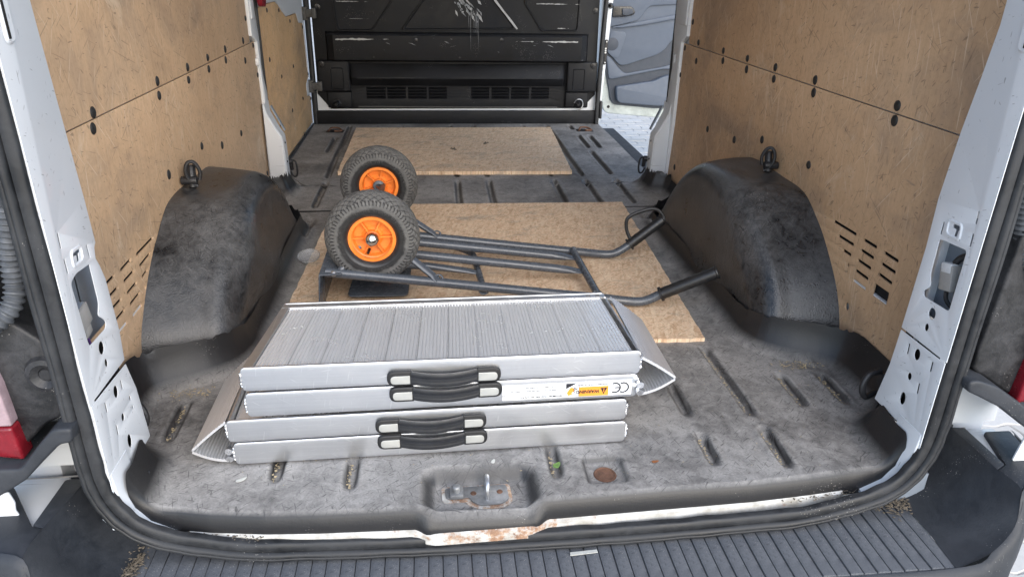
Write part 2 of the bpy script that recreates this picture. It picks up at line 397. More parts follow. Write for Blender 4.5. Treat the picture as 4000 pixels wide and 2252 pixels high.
def mz(z): return lambda a_, b_, d: (a_, b_, z + d)
def sheet(name, outline, holes, th, mapf, mats, parent, bevel=0.0, ang=35, **tags):
    return link(name, shape_mesh(outline, holes, th, mapf, bevel), mats, parent, ang, **tags)
def text_mesh(s, size, M4, depth=.0004, align='CENTER', bold=0.0, shear=0.0, extr=True):
    cu = bpy.data.curves.new('txt', 'FONT'); cu.body = s; cu.size = size; cu.align_x = align; cu.align_y = 'CENTER'
    cu.extrude = depth / 2; cu.offset = bold; cu.shear = shear; cu.resolution_u = 3
    ob = bpy.data.objects.new('txt', cu); COL.objects.link(ob)
    dg = bpy.context.evaluated_depsgraph_get(); me = bpy.data.meshes.new_from_object(ob.evaluated_get(dg))
    bpy.data.objects.remove(ob); bpy.data.curves.remove(cu); me.materials.clear(); me.transform(M4); return me
def T(x, y, z): return Matrix.Translation((x, y, z))
def RX(a_): return Matrix.Rotation(a_, 4, 'X')
def RY(a_): return Matrix.Rotation(a_, 4, 'Y')
def RZ(a_): return Matrix.Rotation(a_, 4, 'Z')
def smooth(pts, n=6):
    """Catmull-Rom through points"""
    P_ = [Vector(p) for p in pts]; P_ = [P_[0] * 2 - P_[1]] + P_ + [P_[-1] * 2 - P_[-2]]; out = []
    for i in range(1, len(P_) - 2):
        a_, b_, c_, d_ = P_[i - 1:i + 3]
        for j in range(n):
            t = j / n
            out.append(.5 * ((2 * b_) + (c_ - a_) * t + (2 * a_ - 5 * b_ + 4 * c_ - d_) * t * t + (3 * b_ - a_ - 3 * c_ + d_) * t ** 3))
    out.append(P_[-2]); return out

# ================================================================== the ground outside
GZ = -0.62
mb = MB(); mb.grid([[(-250, -250, GZ - .006), (250, -250, GZ - .006)], [(-250, 250, GZ - .006), (250, 250, GZ - .006)]])
pavement = mb.build('pavement', 'pavement', kind='structure')
def wavy(L_, W_, amp=.010):
    pts = []
    corner = [(-L_ / 2, -W_ / 2), (L_ / 2, -W_ / 2), (L_ / 2, W_ / 2), (-L_ / 2, W_ / 2)]
    for i in range(4):
        p = Vector(corner[i]); q = Vector(corner[(i + 1) % 4]); d = q - p; nn = Vector((d.y, -d.x)).normalized()
        sgn = 1 if i in (0, 1) else -1
        segs = 4 if i % 2 == 0 else 2
        for j in range(segs):
            t = j / segs; w = 0 if j == 0 else (amp if j % 2 else -amp) * sgn
            pts.append(tuple(p + d * t + nn * w))
    return pts
PL, PWD = .225, .1125
pv = MB(); o2 = [(px * .978, py * .965) for px, py in wavy(PL, PWD)]
n = len(o2); top = [(px * .965, py * .94, .0) for px, py in o2]
pv.add([(px, py, -.03) for px, py in o2] + [(px, py, -.004) for px, py in o2] + top,
       [(i, (i + 1) % n, n + (i + 1) % n, n + i) for i in range(n)] + [(n + i, n + (i + 1) % n, 2 * n + (i + 1) % n, 2 * n + i) for i in range(n)] + [tuple(range(2 * n, 3 * n))])
pav0 = pv.build('paver', 'paver', pavement)
spots = []
for j in range(0, 60):
    for i in range(-2, 12):
        x = 1.05 + i * PL + (PL / 2 if j % 2 else 0); y = 2.75 + j * PWD
        # the wedge of paving seen past the doorway, plus a margin
        lo = .72 + (y - 2.43) * .19; hi = .95 + (y - 2.43) * .36
        if lo - .15 < x < hi + .22 and y < 7.6: spots.append((x, y))
for j in range(-2, 8):
    for i in range(0, 4):
        spots.append((1.38 + i * PL + (PL / 2 if j % 2 else 0), .25 + j * PWD))
for i, (x, y) in enumerate(spots[:300]):
    o = pav0 if i == 0 else dup(pav0)
    o.matrix_parent_inverse = Matrix(); o.matrix_basis = T(x, y, GZ + .002 + random.uniform(-.0012, .0012)) @ RZ(random.uniform(-.01, .01))

# ================================================================== the van: shell
van = root('cargo_van', (0, 1.5, GZ), 'white cargo van seen through its open rear, plywood walls and black rubber floor', 'van')
mb = MB(); mb.box((-1.02, .140, -.30), (-.905, 3.6, 1.78)); mb.build('side_wall', 'white_paint', van, .004)
mb = MB(); mb.box((.905, .140, -.30), (1.02, 2.17, 1.78)); mb.build('side_wall', 'white_paint', van, .004)
mb = MB(); mb.box((-1.02, .0, 1.782), (1.02, 3.62, 1.83)); mb.build('roof', 'white_paint', van, .004)
mb = MB(); mb.box((-.895, .05, -.22), (.845, 3.6, -.035)); mb.build('floor_pan', 'inner_grey', van)
mb = MB(); mb.box((.86, 2.18, 1.62), (1.0, 3.44, 1.775)); mb.build('door_header', 'white_paint', van, .006)
mb = MB(); mb.box((.850, 2.10, -.30), (.985, 3.50, -.042)); mb.build('side_step', 'bumper', van, .012)

# ---- rubber floor liner, two moulded pieces
def lip_y(x): return np.interp(x, [-.80, -.72, -.66, -.60, -.50, -.40, -.219, .004, .199, .442, .56, .65, .72, .80],
                               [.034, .030, .022, .010, -.003, -.009, -.014, -.008, -.001, .008, .018, .028, .032, .034])
RIBX = [-.655, -.508, -.357, -.066, .077, .379, .528, .673]
def grooves_rear():
    g = [(.531, .235, .565), (.533, .05, .20), (.672, .262, .42), (.778, .265, .415), (.385, .068, .185), (.385, .245, .40), (.054, .05, .17), (.054, .25, .56),
         (-.352, .05, .16), (-.352, .25, .56), (-.50, .085, .30), (-.62, .24, .40), (-.745, .235, .40), (-.645, 1.42, 1.68), (.665, 1.42, 1.69), (-.357, 1.42, 1.68), (.528, 1.42, 1.69)]
    return g
def grooves_front():
    g = [(x, 1.80, 2.185) for x in RIBX] + [(x, 2.24, 3.385) for x in RIBX[1:-1]] + [(-.66, 2.24, 3.385), (.672, 2.26, 2.74), (.672, 2.79, 3.12), (.672, 3.25, 3.40), (-.715, 2.72, 3.08), (.735, 2.79, 3.10)]
    return g
def carve(X, Y, Z_, gs, depth=.0155, w=.0105):
    for gx, y0, y1 in gs:
        t = np.clip((Y - y0) / .03, 0, 1) * np.clip((y1 - Y) / .03, 0, 1)
        Z_ = Z_ - depth * t * np.exp(-((X - gx - .0025 * np.sin(Y * 9)) / w) ** 4) + .0025 * t * np.exp(-((np.abs(X - gx) - .020) / .006) ** 2)
    return Z_
def softbox(X, Y, cx, cy, hx, hy, s):
    f = lambda d, h: np.clip((h + s - np.abs(d)) / s, 0, 1)
    q = f(X - cx, hx) * f(Y - cy, hy); return q * q * (3 - 2 * q)
YR = np.array([-.05, .03, .15, .175, .20, .24, .29, .41, .45, .48, .52, .56, .62, 1.54, 1.60, 1.66, 1.70, 1.76])
XRR = np.array([.758, .758, .765, .79, .84, .862, .868, .868, .855, .82, .74, .69, .668, .668, .70, .80, .862, .862])
XRL = np.array([.738, .738, .748, .78, .83, .855, .862, .862, .85, .80, .72, .68, .66, .66, .70, .80, .862, .862])
def sm_interp(y, A, B):
    yy = np.linspace(A[0], A[-1], 900); b = np.interp(yy, A, B); kx = np.exp(-np.linspace(-2, 2, 31) ** 2); kx /= kx.sum()
    b = np.convolve(np.pad(b, 15, mode='edge'), kx, 'valid'); return np.interp(y, yy, b)
def rim_dist(X, Y, polys):
    d = np.full(X.shape, 9.0)
    for pl in polys:
        for (ax, ay), (bx, by) in zip(pl[:-1], pl[1:]):
            vx, vy = bx - ax, by - ay; L2 = vx * vx + vy * vy + 1e-12
            t = np.clip(((X - ax) * vx + (Y - ay) * vy) / L2, 0, 1)
            d = np.minimum(d, np.hypot(X - ax - t * vx, Y - ay - t * vy))
    return d
def build_floor(name, ys, xl, xr, polys, rim, cove, gs, rear):
    NX = 300
    u = np.linspace(-1, 1, NX); u = np.sign(u) * (1 - (1 - np.abs(u)) ** 1.12)
    X = np.array([np.where(u < 0, -u * -l, u * r_) for l, r_ in zip(xl, xr)])
    Y = np.repeat(ys[:, None], NX, 1)
    if rear:   # rows follow the curved lip near the sill
        t = np.clip((.20 - Y) / .21, 0, 1); Y = Y * (1 - t) + t * (lip_y(X) + (ys[:, None] + .01) * 1.0)
    d = rim_dist(X, Y, polys)
    q = np.clip(1 - d / cove, 0, 1); q = np.minimum(q, .995)
    Z_ = rim(X, Y) * (1 - np.sqrt(1 - q ** 2)) / (1 - math.sqrt(1 - .995 ** 2))
    Z_ = Z_ + .0016 * np.sin(X * 9 + 1.3 * Y) * np.sin(Y * 7 + X * 3)
    Z_ = carve(X, Y, Z_, gs)
    if rear:
        Z_ = Z_ - .032 * softbox(X, Y, -.098, .048, .085, .032, .035) - .014 * softbox(X, Y, .155, .075, .032, .030, .014)
        Z_ = Z_ - .012 * np.clip((.012 - (Y - lip_y(X))) / .012, 0, 1) ** 2
        rows = []                                  # the turned-down lip
        bul = -.014 * softbox(X[0], Y[0] * 0 + .0, -.098, 0, .10, .1, .03)
        for dz in (.040, .028, .014):
            rows.append(np.stack([X[0], Y[0] - .004 + bul, Z_[0] - dz - .002], 1))
        G = np.concatenate([np.array(rows), np.stack([X, Y, Z_], 2)], 0)
    else: G = np.stack([X, Y, Z_], 2)
    mb = MB(); mb.grid(G)
    return mb.build(name, 'liner', van, ang=60)
ys = np.concatenate([np.linspace(-.01, .22, 60), np.linspace(.225, .62, 70), np.linspace(.63, 1.752, 90)])
xl, xr = sm_interp(ys, YR, XRL), sm_interp(ys, YR, XRR)
pr = list(zip(xr[::3], ys[::3])); pl = list(zip(-xl[::3], ys[::3]))
fl = build_floor('floor_liner', ys, xl, xr, [pr, pl], lambda X, Y: np.interp(Y, [0, .03, .06, .40, .55, .7, 1.5, 1.7, 2], [.05, .082, .095, .105, .09, .065, .065, .09, .09]), .058, grooves_rear(), True)
YF = np.array([1.756, 1.96, 1.985, 2.00, 2.11, 2.13, 3.46])
XF = np.array([.862, .862, .84, .80, .80, .862, .862]); XFL = np.array([.862, .862, .84, .80, .80, .885, .885])
ys = np.concatenate([np.linspace(1.758, 2.10, 80), np.linspace(2.11, 3.46, 110)])
xl, xr = np.interp(ys, YF, XFL), np.interp(ys, YF, XF)
foot = [(.866, 1.70), (.866, 1.93), (.85, 1.965), (.80, 1.99), (.792, 2.06), (.80, 2.115), (.88, 2.125)]
fl2 = build_floor('floor_liner', ys, xl, xr, [foot, [(-a_ - .002, b_) for a_, b_ in foot]], lambda X, Y: .090 + 0 * X, .060, grooves_front(), False)
mb = MB(); mb.box((-.80, 1.750, -.03), (.80, 1.759, .0022)); mb.build('floor_joint', 'hole_dark', van)

# ---- bits of hardware in the floor
mb = MB(); mb.prism([(x, y, -.0290) for x, y in rounded([(-.168, .075), (-.045, .078), (-.043, .034), (-.06, .022), (-.10, .021), (-.117, .034), (-.12, .046), (-.166, .044)], .008)], (0, 0, .0035))
latch = mb.build('latch_plate', 'latch_steel', van, .001)
mb = MB(); mb.prism([(x, y, -.0315) for x, y in rounded([(-.175, .082), (-.038, .084), (-.036, .030), (-.058, .014), (-.104, .013), (-.124, .028), (-.128, .038), (-.173, .036)], .010)], (0, 0, .0018)); mb.build('bare_rim', 'sill_paint', latch)
mb = MB(); mb.tube(smooth([(-.086, .072, -.028), (-.086, .072, -.004), (-.085, .062, .008), (-.085, .046, .006), (-.086, .038, -.006), (-.086, .036, -.027)]), .0048, 10); mb.build('striker', 'zinc', latch)
mb = MB(); mb.box((-.158, .040, -.0265), (-.132, .068, -.0165)); mb.lathe([(.0, .014), (.006, .014), (.0085, .011), (.0085, 0)], T(-.145, .054, -.0172), 14); mb.build('bolt', 'latch_steel', latch, .0015)
for x_, y_ in ((-.112, .055), (-.060, .056)):
    mb = MB(); mb.lathe([(.0, .003), (.004, .003), (.006, .001), (.007, -.002)], T(x_, y_, -.026), 12); mb.build('rivet', 'rust', latch)
mb = MB(); mb.lathe([(0, .0010), (.0180, .0010), (.0195, .0026), (.0215, .0028), (.0235, .0004)], T(.155, .074, -.0128), 24); mb.build('drain_hole', 'rust', van)
for sx in (-1, 1):
    mb = MB(); mb.prism([(x, y, -.001) for x, y in rounded([(sx * .735 - .05, 3.20), (sx * .735 + .05, 3.19), (sx * .735 + .055, 3.26), (sx * .735 - .045, 3.27)], .012)], (0, 0, .003))
    lp = mb.build('lashing_plate', 'wire_black', van, .001)
    mb = MB(); mb.tube(smooth([(sx * .735 - .035, 3.21, .004), (sx * .735 - .02, 3.245, .016), (sx * .735 + .02, 3.25, .014), (sx * .735 + .04, 3.215, .005), (sx * .735, 3.20, .009)]), .0055, 8); mb.build('ring', 'rust', lp)

# ---- sill strip and kick plate
xs = np.linspace(-.64, .64, 120)
mb = MB(); G = []
for tt in (0, .35, 1):
    y = lip_y(xs) + .001 - .010 * tt - .014 * softbox(xs, xs * 0, -.098, 0, .085, .1, .05)
    G.append(np.stack([xs, y, np.full_like(xs, -.042 - .004 * tt + .002 * (tt == .35))], 1))
G.append(G[-1] + np.array([0, -.001, -.02])); mb.grid(G); mb.build('door_sill', 'sill_paint', van)
mb = MB(); mb.box((-.862, 3.425, .001), (.85, 3.452, .079)); mb.build('kick_plate', 'bulkhead', van, .004)

# ---- wheel arch covers
def arch(sx, xin, xw):
    dz = .004 if sx > 0 else -.016
    wall = [(.485, -.02), (.512, .085), (.555, .160), (.625, .228), (.715, .292), (.80, .335), (.90, .350), (1.12, .350), (1.25, .332), (1.37, .27), (1.50, .165), (1.60, .06), (1.64, -.02)]
    inn = [(.525, -.02), (.560, .085), (.615, .165), (.690, .235), (.775, .300), (.855, .338), (.94, .350), (1.10, .350), (1.21, .330), (1.33, .260), (1.45, .15), (1.54, .05), (1.58, -.02)]
    wall = [(y, z + dz * (z > .1)) for y, z in wall]; inn = [(y, z + dz * (z > .1)) for y, z in inn]
    rings = []
    def lerp(t): return [(a_[0] * (1 - t) + b_[0] * t, a_[1] * (1 - t) + b_[1] * t) for a_, b_ in zip(wall, inn)]
    W = smooth([(p[0], p[1], 0) for p in wall], 5); I = smooth([(p[0], p[1], 0) for p in inn], 5)
    cy, cz = 1.07, .05
    for t in np.linspace(0, 1, 9): rings.append([(sx * (xw + (xin + .075 - xw) * t), a_.x * (1 - t) + b_.x * t, a_.y * (1 - t) + b_.y * t) for a_, b_ in zip(W, I)])
    for ph in np.linspace(0, math.pi / 2, 9)[1:]:     # rounded shoulder
        k_ = .060 * (1 - math.cos(ph)); rings.append([(sx * (xin + .075 - .075 * math.sin(ph)), b_.x + (cy - b_.x) / max(.3, math.hypot(b_.x - cy, b_.y - cz)) * k_ * 1.15, b_.y - k_ * (1.0 if b_.y > .03 else 0) * min(1, b_.y / .12)) for b_ in I])
    last = rings[-1]
    for t in (.15, .4, .7, .97): rings.append([(sx * (xin - .004 * t), y + (cy - y) * t, z + (-.02 - z) * t * .98) for _, y, z in last])
    mb = MB(); mb.grid(rings)
    me = mb.mesh('wheel_arch_cover')
    for v in me.vertices:          # moulded softness
        v.co.x += sx * .005 * math.sin(v.co.y * 11 + v.co.z * 9); v.co.z += .003 * math.sin(v.co.y * 17 + v.co.x * 23)
    return link('wheel_arch_cover', me, 'arch', van, 50)
archL, archR = arch(-1, .662, .874), arch(1, .670, .874)

# ---- lashing rings standing on the arches, pillars and bulkhead
def lash_loop(parent, pts, r, mat='wire_black'):
    mb = MB(); mb.tube(smooth(pts, 5), r, 10); return mb.build('ring', mat, parent)
for sx, yy, zz in ((-1, .965, .345), (1, 1.0, .365)):
    mb = MB(); mb.tube([(sx * .866, yy - .01, zz + .012), (sx * .825, yy - .008, zz + .012)], .012, 12); mb.tube([(sx * .838, yy - .012, zz - .008), (sx * .842, yy + .012, zz + .05)], [.0105, .012], 10)
    st = mb.build('lashing_ring', 'wire_black', van, .001)
    dx_, dy_ = (.94, .30) if sx < 0 else (-.90, .42)
    ringp = [(.004, .020), (.010, .050), (.000, .080), (-.016, .094), (-.034, .088), (-.044, .062), (-.040, .030), (-.024, .006), (-.006, -.006)]
    lash_loop(st, [(sx * .832 + dx_ * (a_ * .68 + .012), yy + dy_ * (a_ * .68 + .012) - .012, zz + b_ * .70) for a_, b_ in ringp], .0052)
for sx, c in ((-1, (-.79, 2.11, .10)), (1, (.785, 2.10, .105))):
    x0, y0, z0 = c
    mb = MB(); mb.tube([(x0 + sx * .03, y0 - .01, z0 + .012), (x0 - sx * .005, y0, z0 + .012)], .013, 12); mb.tube([(x0, y0, z0 + .02), (x0 - sx * .004, y0, z0 - .025)], [.011, .008], 10)
    st = mb.build('lashing_ring', 'wire_black', van, .001)
    lash_loop(st, [(x0, y0 + .004, z0 + .018), (x0 - sx * .02, y0, z0 + .012), (x0 - sx * .027, y0 - .004, z0 - .02), (x0 - sx * .022, y0 - .004, z0 - .05), (x0 - sx * .006, y0, z0 - .052), (x0 + sx * .004, y0, z0 - .03)], .0042)
for sx in (-1, 1):
    x0 = sx * .80; y0 = .215; z0 = .10
    mb = MB(); mb.tube([(x0 + sx * .05, y0, z0), (x0, y0 - .01, z0)], .016, 12)
    st = mb.build('lashing_ring', 'wire_black', van, .001)
    lash_loop(st, [(x0, y0, z0 + .02), (x0 - sx * .03, y0 - .005, z0 + .012), (x0 - sx * .042, y0 - .01, z0 - .015), (x0 - sx * .03, y0 - .01, z0 - .04), (x0, y0, z0 - .035)], .007)

# ---- plywood wall lining
capL = [(.518, .627), (.503, .597), (.916, .63), (.911, .595), (1.175, .63), (1.167, .596), (1.388, .631), (1.383, .597), (1.608, .632), (1.597, .598), (1.876, .633), (2.029, .600), (1.871, .562), (1.957, .706), (2.048, .484), (1.672, .331), (1.408, .349), (1.193, .397), (.881, .395), (2.010, .088)]
capR = [(.482, .648), (.48, .615), (.867, .647), (.863, .614), (1.119, .647), (1.117, .613), (1.334, .647), (1.328, .613), (1.551, .647), (1.543, .614), (1.817, .648), (1.818, .578), (1.969, .611), (1.909, .717), (1.991, .501), (1.606, .355), (1.345, .374), (1.131, .423), (.817, .424), (1.932, .120)]
capD = [(2.456, .703), (2.733, .686), (3.002, .617), (3.378, .557), (2.97, .397), (2.631, .393), (3.425, .293), (3.17, .197), (3.446, .149), (2.82, .197), (2.478, .195), (3.10, .015), (2.40, .50)]
slR = [(.638, .321), (.526, .323), (.603, .293), (.528, .295), (.569, .266), (.529, .267), (.493, .323), (.435, .324), (.495, .295), (.437, .296), (.498, .267), (.438, .268), (.499, .24), (.439, .24), (.497, .213), (.44, .213), (.405, .324), (.347, .324), (.406, .296), (.347, .296), (.406, .269), (.35, .268)]
slL = [(.701, .285), (.586, .284), (.666, .257), (.59, .253), (.63, .228), (.591, .224), (.551, .287), (.488, .285), (.555, .257), (.493, .256), (.558, .227), (.497, .225), (.561, .198), (.5, .196), (.559, .168), (.501, .166), (.455, .288), (.392, .288), (.46, .258), (.396, .257), (.464, .228), (.40, .228), (.468, .199), (.402, .198), (.467, .168), (.405, .168)]
hl = [slot(slR[i], slR[i + 1], .0085) for i in range(0, len(slR), 2)] + [ell((.533, .239), .005, .006), ell((.498, .139), .009, .0105), rounded([(.41, .243), (.351, .244), (.351, .212), (.41, .210)], .004)]
lowR = [(.24, .045), (2.035, .045), (2.05, .2), (2.04, .40), (2.02, .50), (2.015, .6285), (.24, .6285)]
pR1 = sheet('plywood_panel', lowR, hl, .0045, mx(.871, 1), 'ply_right', van, .0004)
pR2 = sheet('plywood_panel', [(.2, .6315), (1.925, .6315), (1.945, .70), (1.98, .80), (1.98, 1.70), (.2, 1.70)], [], .0045, mx(.871, 1), 'ply_right', van, .0004)
hl = [slot(slL[i], slL[i + 1], .0085) for i in range(0, len(slL), 2)] + [ell((.597, .196), .005, .006), ell((.558, .090), .008, .0105)]
lowL = [(.24, .035), (2.06, .035), (2.085, .2), (2.085, .38), (2.065, .6125), (.24, .6125)]
pL1 = sheet('plywood_panel', lowL, hl, .0045, mx(-.871, -1), 'ply_left', van, .0004)
pL2 = sheet('plywood_panel', [(.2, .6155), (1.985, .6155), (1.985, 1.70), (.2, 1.70)], [], .0045, mx(-.871, -1), 'ply_left', van, .0004)
doorp = [(2.24, .718), (2.386, .728), (2.661, .727), (2.723, .711), (2.812, .674), (2.911, .642), (3.204, .640), (3.266, .586), (3.398, .576), (3.421, .274), (3.324, .252), (3.333, .181), (3.440, .165), (3.446, .012), (2.24, .012)]
pL3 = sheet('plywood_panel', rounded(doorp, .012, 3), [], .009, mx(-.889, -1), 'ply_door', van, .0012)
mb = MB(); mb.lathe([(.0, .0042), (.006, .004), (.0095, .0028), (.0112, .001), (.0115, -.001)], RY(R(-90)), 14)
cap0 = None
for lst, x, s in ((capL, -.871, 1), (capR, .871, -1), (capD, -.889, 1)):
    for (y, z) in lst:
        if cap0 is None: c = cap0 = mb.build('screw_cap', 'cap_rubber', van)
        else: c = dup(cap0)
        if x > 0: par = pR2 if z > .6315 else pR1
        elif x < -.88: par = pL3
        else: par = pL2 if z > .6155 else pL1
        sc_ = 1.0 if y > .7 or z < .5 else 1.08
        if x < -.88 or y > 1.95: sc_ = .85
        c.parent = par; c.matrix_parent_inverse = PW(par).inverted()
        c.matrix_basis = T(x, y, z) @ (RZ(R(180)) if s > 0 else Matrix()) @ Matrix.Diagonal((1, sc_, sc_ * random.uniform(1.0, 1.2), 1))
# inner body skin behind the slots and below the plywood
mb = MB(); mb.box((.884, .18, -.02), (.9045, 2.165, 1.775)); mb.build('inner_skin', 'white_paint', van)
mb = MB(); mb.box((-.9045, .18, -.02), (-.884, 2.16, 1.775)); mb.build('inner_skin', 'white_paint', van)
mb = MB(); mb.box((.8815, .33, .20), (.8835, .72, .335)); mb.build('slot_shadow_sheet', 'hole_dark', van)  # near-black sheets painted as the shade inside the plywood slots
mb = MB(); mb.box((-.8835, .33, .155), (-.8815, .76, .30)); mb.build('slot_shadow_sheet', 'hole_dark', van)
mb = MB(); mb.box((.874, .32, .207), (.8812, .55, .2145)); mb.build('inner_flange', 'white_paint', van)
mb = MB(); mb.box((-.8812, .38, .162), (-.874, .60, .1695)); mb.build('inner_flange', 'white_paint', van)

# ---- rear pillars, real sheet metal with punched holes
def rear_pillar(sx):
    x = .765 if sx > 0 else -.750
    if sx > 0:
        edge = [(.163, .082), (.145, .178), (.139, .262)]; top = [(.142, .266), (.134, .445), (.136, .539), (.125, .665), (.111, .767), (.100, .86), (.095, 1.75)]
        win = [(.100, .472), (.030, .477), (.030, .356), (.104, .353), (.109, .363), (.093, .378), (.103, .401), (.104, .469)]
        Th = [(.080, .510), (.057, .511), (.056, .504), (.063, .503), (.064, .489), (.071, .489), (.070, .502), (.080, .503)]
        sl = [(.029, .551), (.028, .527), (.105, .505), (.105, .480), (.027, .510), (.026, .486)]; sl2 = [(.105, .249), (.103, .226), (.031, .250), (.030, .228), (.049, .191), (.047, .168)]
        ho = [(.070, .332, .010, .012), (.074, .301, .0055, .008)]; ho2 = [(.076, .240, .0085, .012), (.080, .188, .006, .008), (.082, .135, .0085, .014)]; fz = .263
    else:
        edge = [(.183, .055), (.170, .174), (.150, .238)]; top = [(.153, .246), (.159, .304), (.151, .41), (.141, .44), (.133, .455), (.137, .473), (.145, .48), (.141, .558), (.131, .67), (.123, .773), (.116, .865), (.105, 1.75)]
        win = [(.036, .452), (.059, .459), (.109, .455), (.108, .447), (.109, .382), (.096, .364), (.111, .352), (.119, .341), (.112, .332), (.044, .333)]
        Th = [(.063, .491), (.088, .491), (.087, .485), (.081, .485), (.079, .473), (.071, .473), (.073, .485), (.063, .486)]
        sl = [(.034, .537), (.033, .511), (.034, .494), (.035, .468), (.113, .488), (.115, .463)]; sl2 = [(.118, .224), (.117, .204), (.046, .223), (.045, .202), (.065, .163), (.064, .141)]
        ho = [(.082, .310, .010, .012), (.086, .278, .0055, .008)]; ho2 = [(.091, .216, .0085, .012), (.095, .159, .006, .008), (.099, .104, .0085, .014), (.137, .173, .003, .006), (.140, .152, .0025, .004)]; fz = .243
    zb = edge[0][1]
    up = [(.0, fz + .002)] + top + [(.0, 1.75)]
    lo = [(.0, -.03), (.030, .01), (.058 if sx < 0 else .028, zb)] + edge + [(.0, fz)]
    f = mx(x, sx)
    p1 = sheet('rear_pillar', up, [rounded(win, .008), rounded(Th, .0022, 2)] + [slot(sl[i], sl[i + 1], .0045) for i in (0, 2, 4)] + [ell(h[:2], h[2], h[3]) for h in ho], .0014, f, 'white_paint', van, .0001)
    p2 = sheet('pillar_foot', lo, [slot(sl2[i], sl2[i + 1], .0045) for i in (0, 2, 4)] + [ell(h[:2], h[2], h[3]) for h in ho2], .0014, mx(x - sx * .002, sx), 'white_paint', p1, .0001)
    # embossed pad round the T slot, rolled rear edge, upper emboss
    mb = MB(); pts = rounded([(.052, .468 if sx < 0 else .484), (.094, .468 if sx < 0 else .484), (.097, .497 if sx < 0 else .516), (.055, .499 if sx < 0 else .518)], .01)
    n_ = len(pts); cyz = (sum(p[0] for p in pts) / n_, sum(p[1] for p in pts) / n_)
    r1 = [(x, a_, b_) for a_, b_ in pts]; r2 = [(x - sx * .0022, cyz[0] + (a_ - cyz[0]) * .9, cyz[1] + (b_ - cyz[1]) * .9) for a_, b_ in pts]; r3 = [(x - sx * .0022, cyz[0] + (a_ - cyz[0]) * .78, cyz[1] + (b_ - cyz[1]) * .74) for a_, b_ in pts]; r4 = [(x + sx * .0005, cyz[0] + (a_ - cyz[0]) * .70, cyz[1] + (b_ - cyz[1]) * .66) for a_, b_ in pts]
    mb.grid([r + [r[0]] for r in (r1, r2, r3, r4)]); mb.build('pressed_pad', 'white_paint', p1)
    mb = MB(); prof = []
    zz = np.concatenate([np.linspace(1.75, .12, 30), np.linspace(.10, -.02, 6)])
    for z in zz: prof.append([(x + sx * (.006 - .014 * math.cos(t) + .008), -.004 + .022 - .016 * math.sin(t), z) for t in np.linspace(0, math.pi * .55, 7)])
    mb.grid(prof); mb.build('pillar_edge', 'white_paint', p1)
    mb = MB(); pts = rounded([(.022, .812), (.048, .812), (.052, 1.1), (.026, 1.1)], .012); n_ = len(pts); c0 = (.037, .95)
    mb.grid([[(x - sx * .0005, a_, b_) for a_, b_ in pts + pts[:1]], [(x - sx * .004, c0[0] + (a_ - c0[0]) * .78, c0[1] + (b_ - c0[1]) * .97) for a_, b_ in pts + pts[:1]]]); mb.add([(x - sx * .004, c0[0] + (a_ - c0[0]) * .78, c0[1] + (b_ - c0[1]) * .97) for a_, b_ in pts], [tuple(range(n_))]); mb.build('pressed_pad', 'white_paint', p1)
    for (ya, za), (yb, zb2) in (((.030, .845), (.032, .82)),):
        mb = MB(); mb.box((x - sx * .0048, ya - .003, zb2), (x - sx * .0042, ya + .003, za + .05)); mb.build('slot', 'hole_dark', p1)
    # box section behind
    mb = MB(); mb.box((min(x + sx * .040, x + sx * .043), .028, .30), (max(x + sx * .040, x + sx * .043), .176 if sx > 0 else .205, .52)); mb.build('pillar_back', 'inner_grey', van)
    mb = MB(); mb.box((min(x + sx * .030, x + sx * .033), .028, .05), (max(x + sx * .030, x + sx * .033), .165 if sx > 0 else .19, .298)); mb.build('pillar_back', 'hole_dark', van)  # near-black sheet stands in for the shade behind the foot's holes
    mb = MB(); xa, xb = sorted((x + sx * .012, x + sx * .040)); mb.box((xa, .022, .075), (xb, .026, 1.74)); mb.build('pillar_closing_plate', 'white_paint', van)
    # connector block and wires in the opening
    zc = .375 if sx < 0 else .405; yc = .070 if sx < 0 else .072
    mb = MB(); M4 = T(x + sx * .018, yc, zc) @ RX(R(12 * -sx)) @ Matrix.Diagonal((.9, .8, .85, 1))
    if sx < 0:
        mb.box((-.012, -.022, -.022), (.012, .024, .022), M4); mb.box((-.009, -.014, -.045), (.009, .016, -.022), M4)
        cn = mb.build('connector', 'connector', p1, .002)
        mb = MB(); mb.box((-.0085, -.016, .0235), (.0085, .018, .0245), M4); mb.build('socket', 'inner_grey', cn)
        mb = MB(); mb.tube(smooth([(x + sx * .018, yc + .012, zc - .045), (x + sx * .018, yc + .014, zc - .065), (x + sx * .022, yc - .004, zc - .085), (x + sx * .03, yc - .02, zc - .10)]), .0022, 8); mb.build('wire', 'wire_purple', cn)
    else:
        mb.box((-.012, -.020, -.028), (.012, .020, .030), M4); cn = mb.build('connector', 'connector', p1, .002)
        mb = MB(); mb.box((-.013, -.016, .012), (.013, .017, .034), M4); mb.build('connector_clip', 'connector_clear', cn, .002)
        mb = MB(); mb.tube(smooth([(x + sx * .02, yc, zc + .03), (x + sx * .022, yc - .01, zc + .045), (x + sx * .03, yc - .03, zc + .055), (x + sx * .04, yc - .05, zc + .065)]), .0065, 8); mb.build('wire', 'wire_black', cn)
        mb = MB(); mb.tube(smooth([(x + sx * .018, yc, zc - .028), (x + sx * .02, yc - .004, zc - .045), (x + sx * .03, yc - .02, zc - .06)]), .004, 8); mb.build('wire', 'wire_black', cn)
        mb = MB(); mb.box((-.010, -.014, -.022), (.010, .014, .022), T(x + sx * .03, .033, zc - .005)); mb.build('connector', 'connector', p1, .002)
    return p1
rear_pillar(-1); rear_pillar(1)
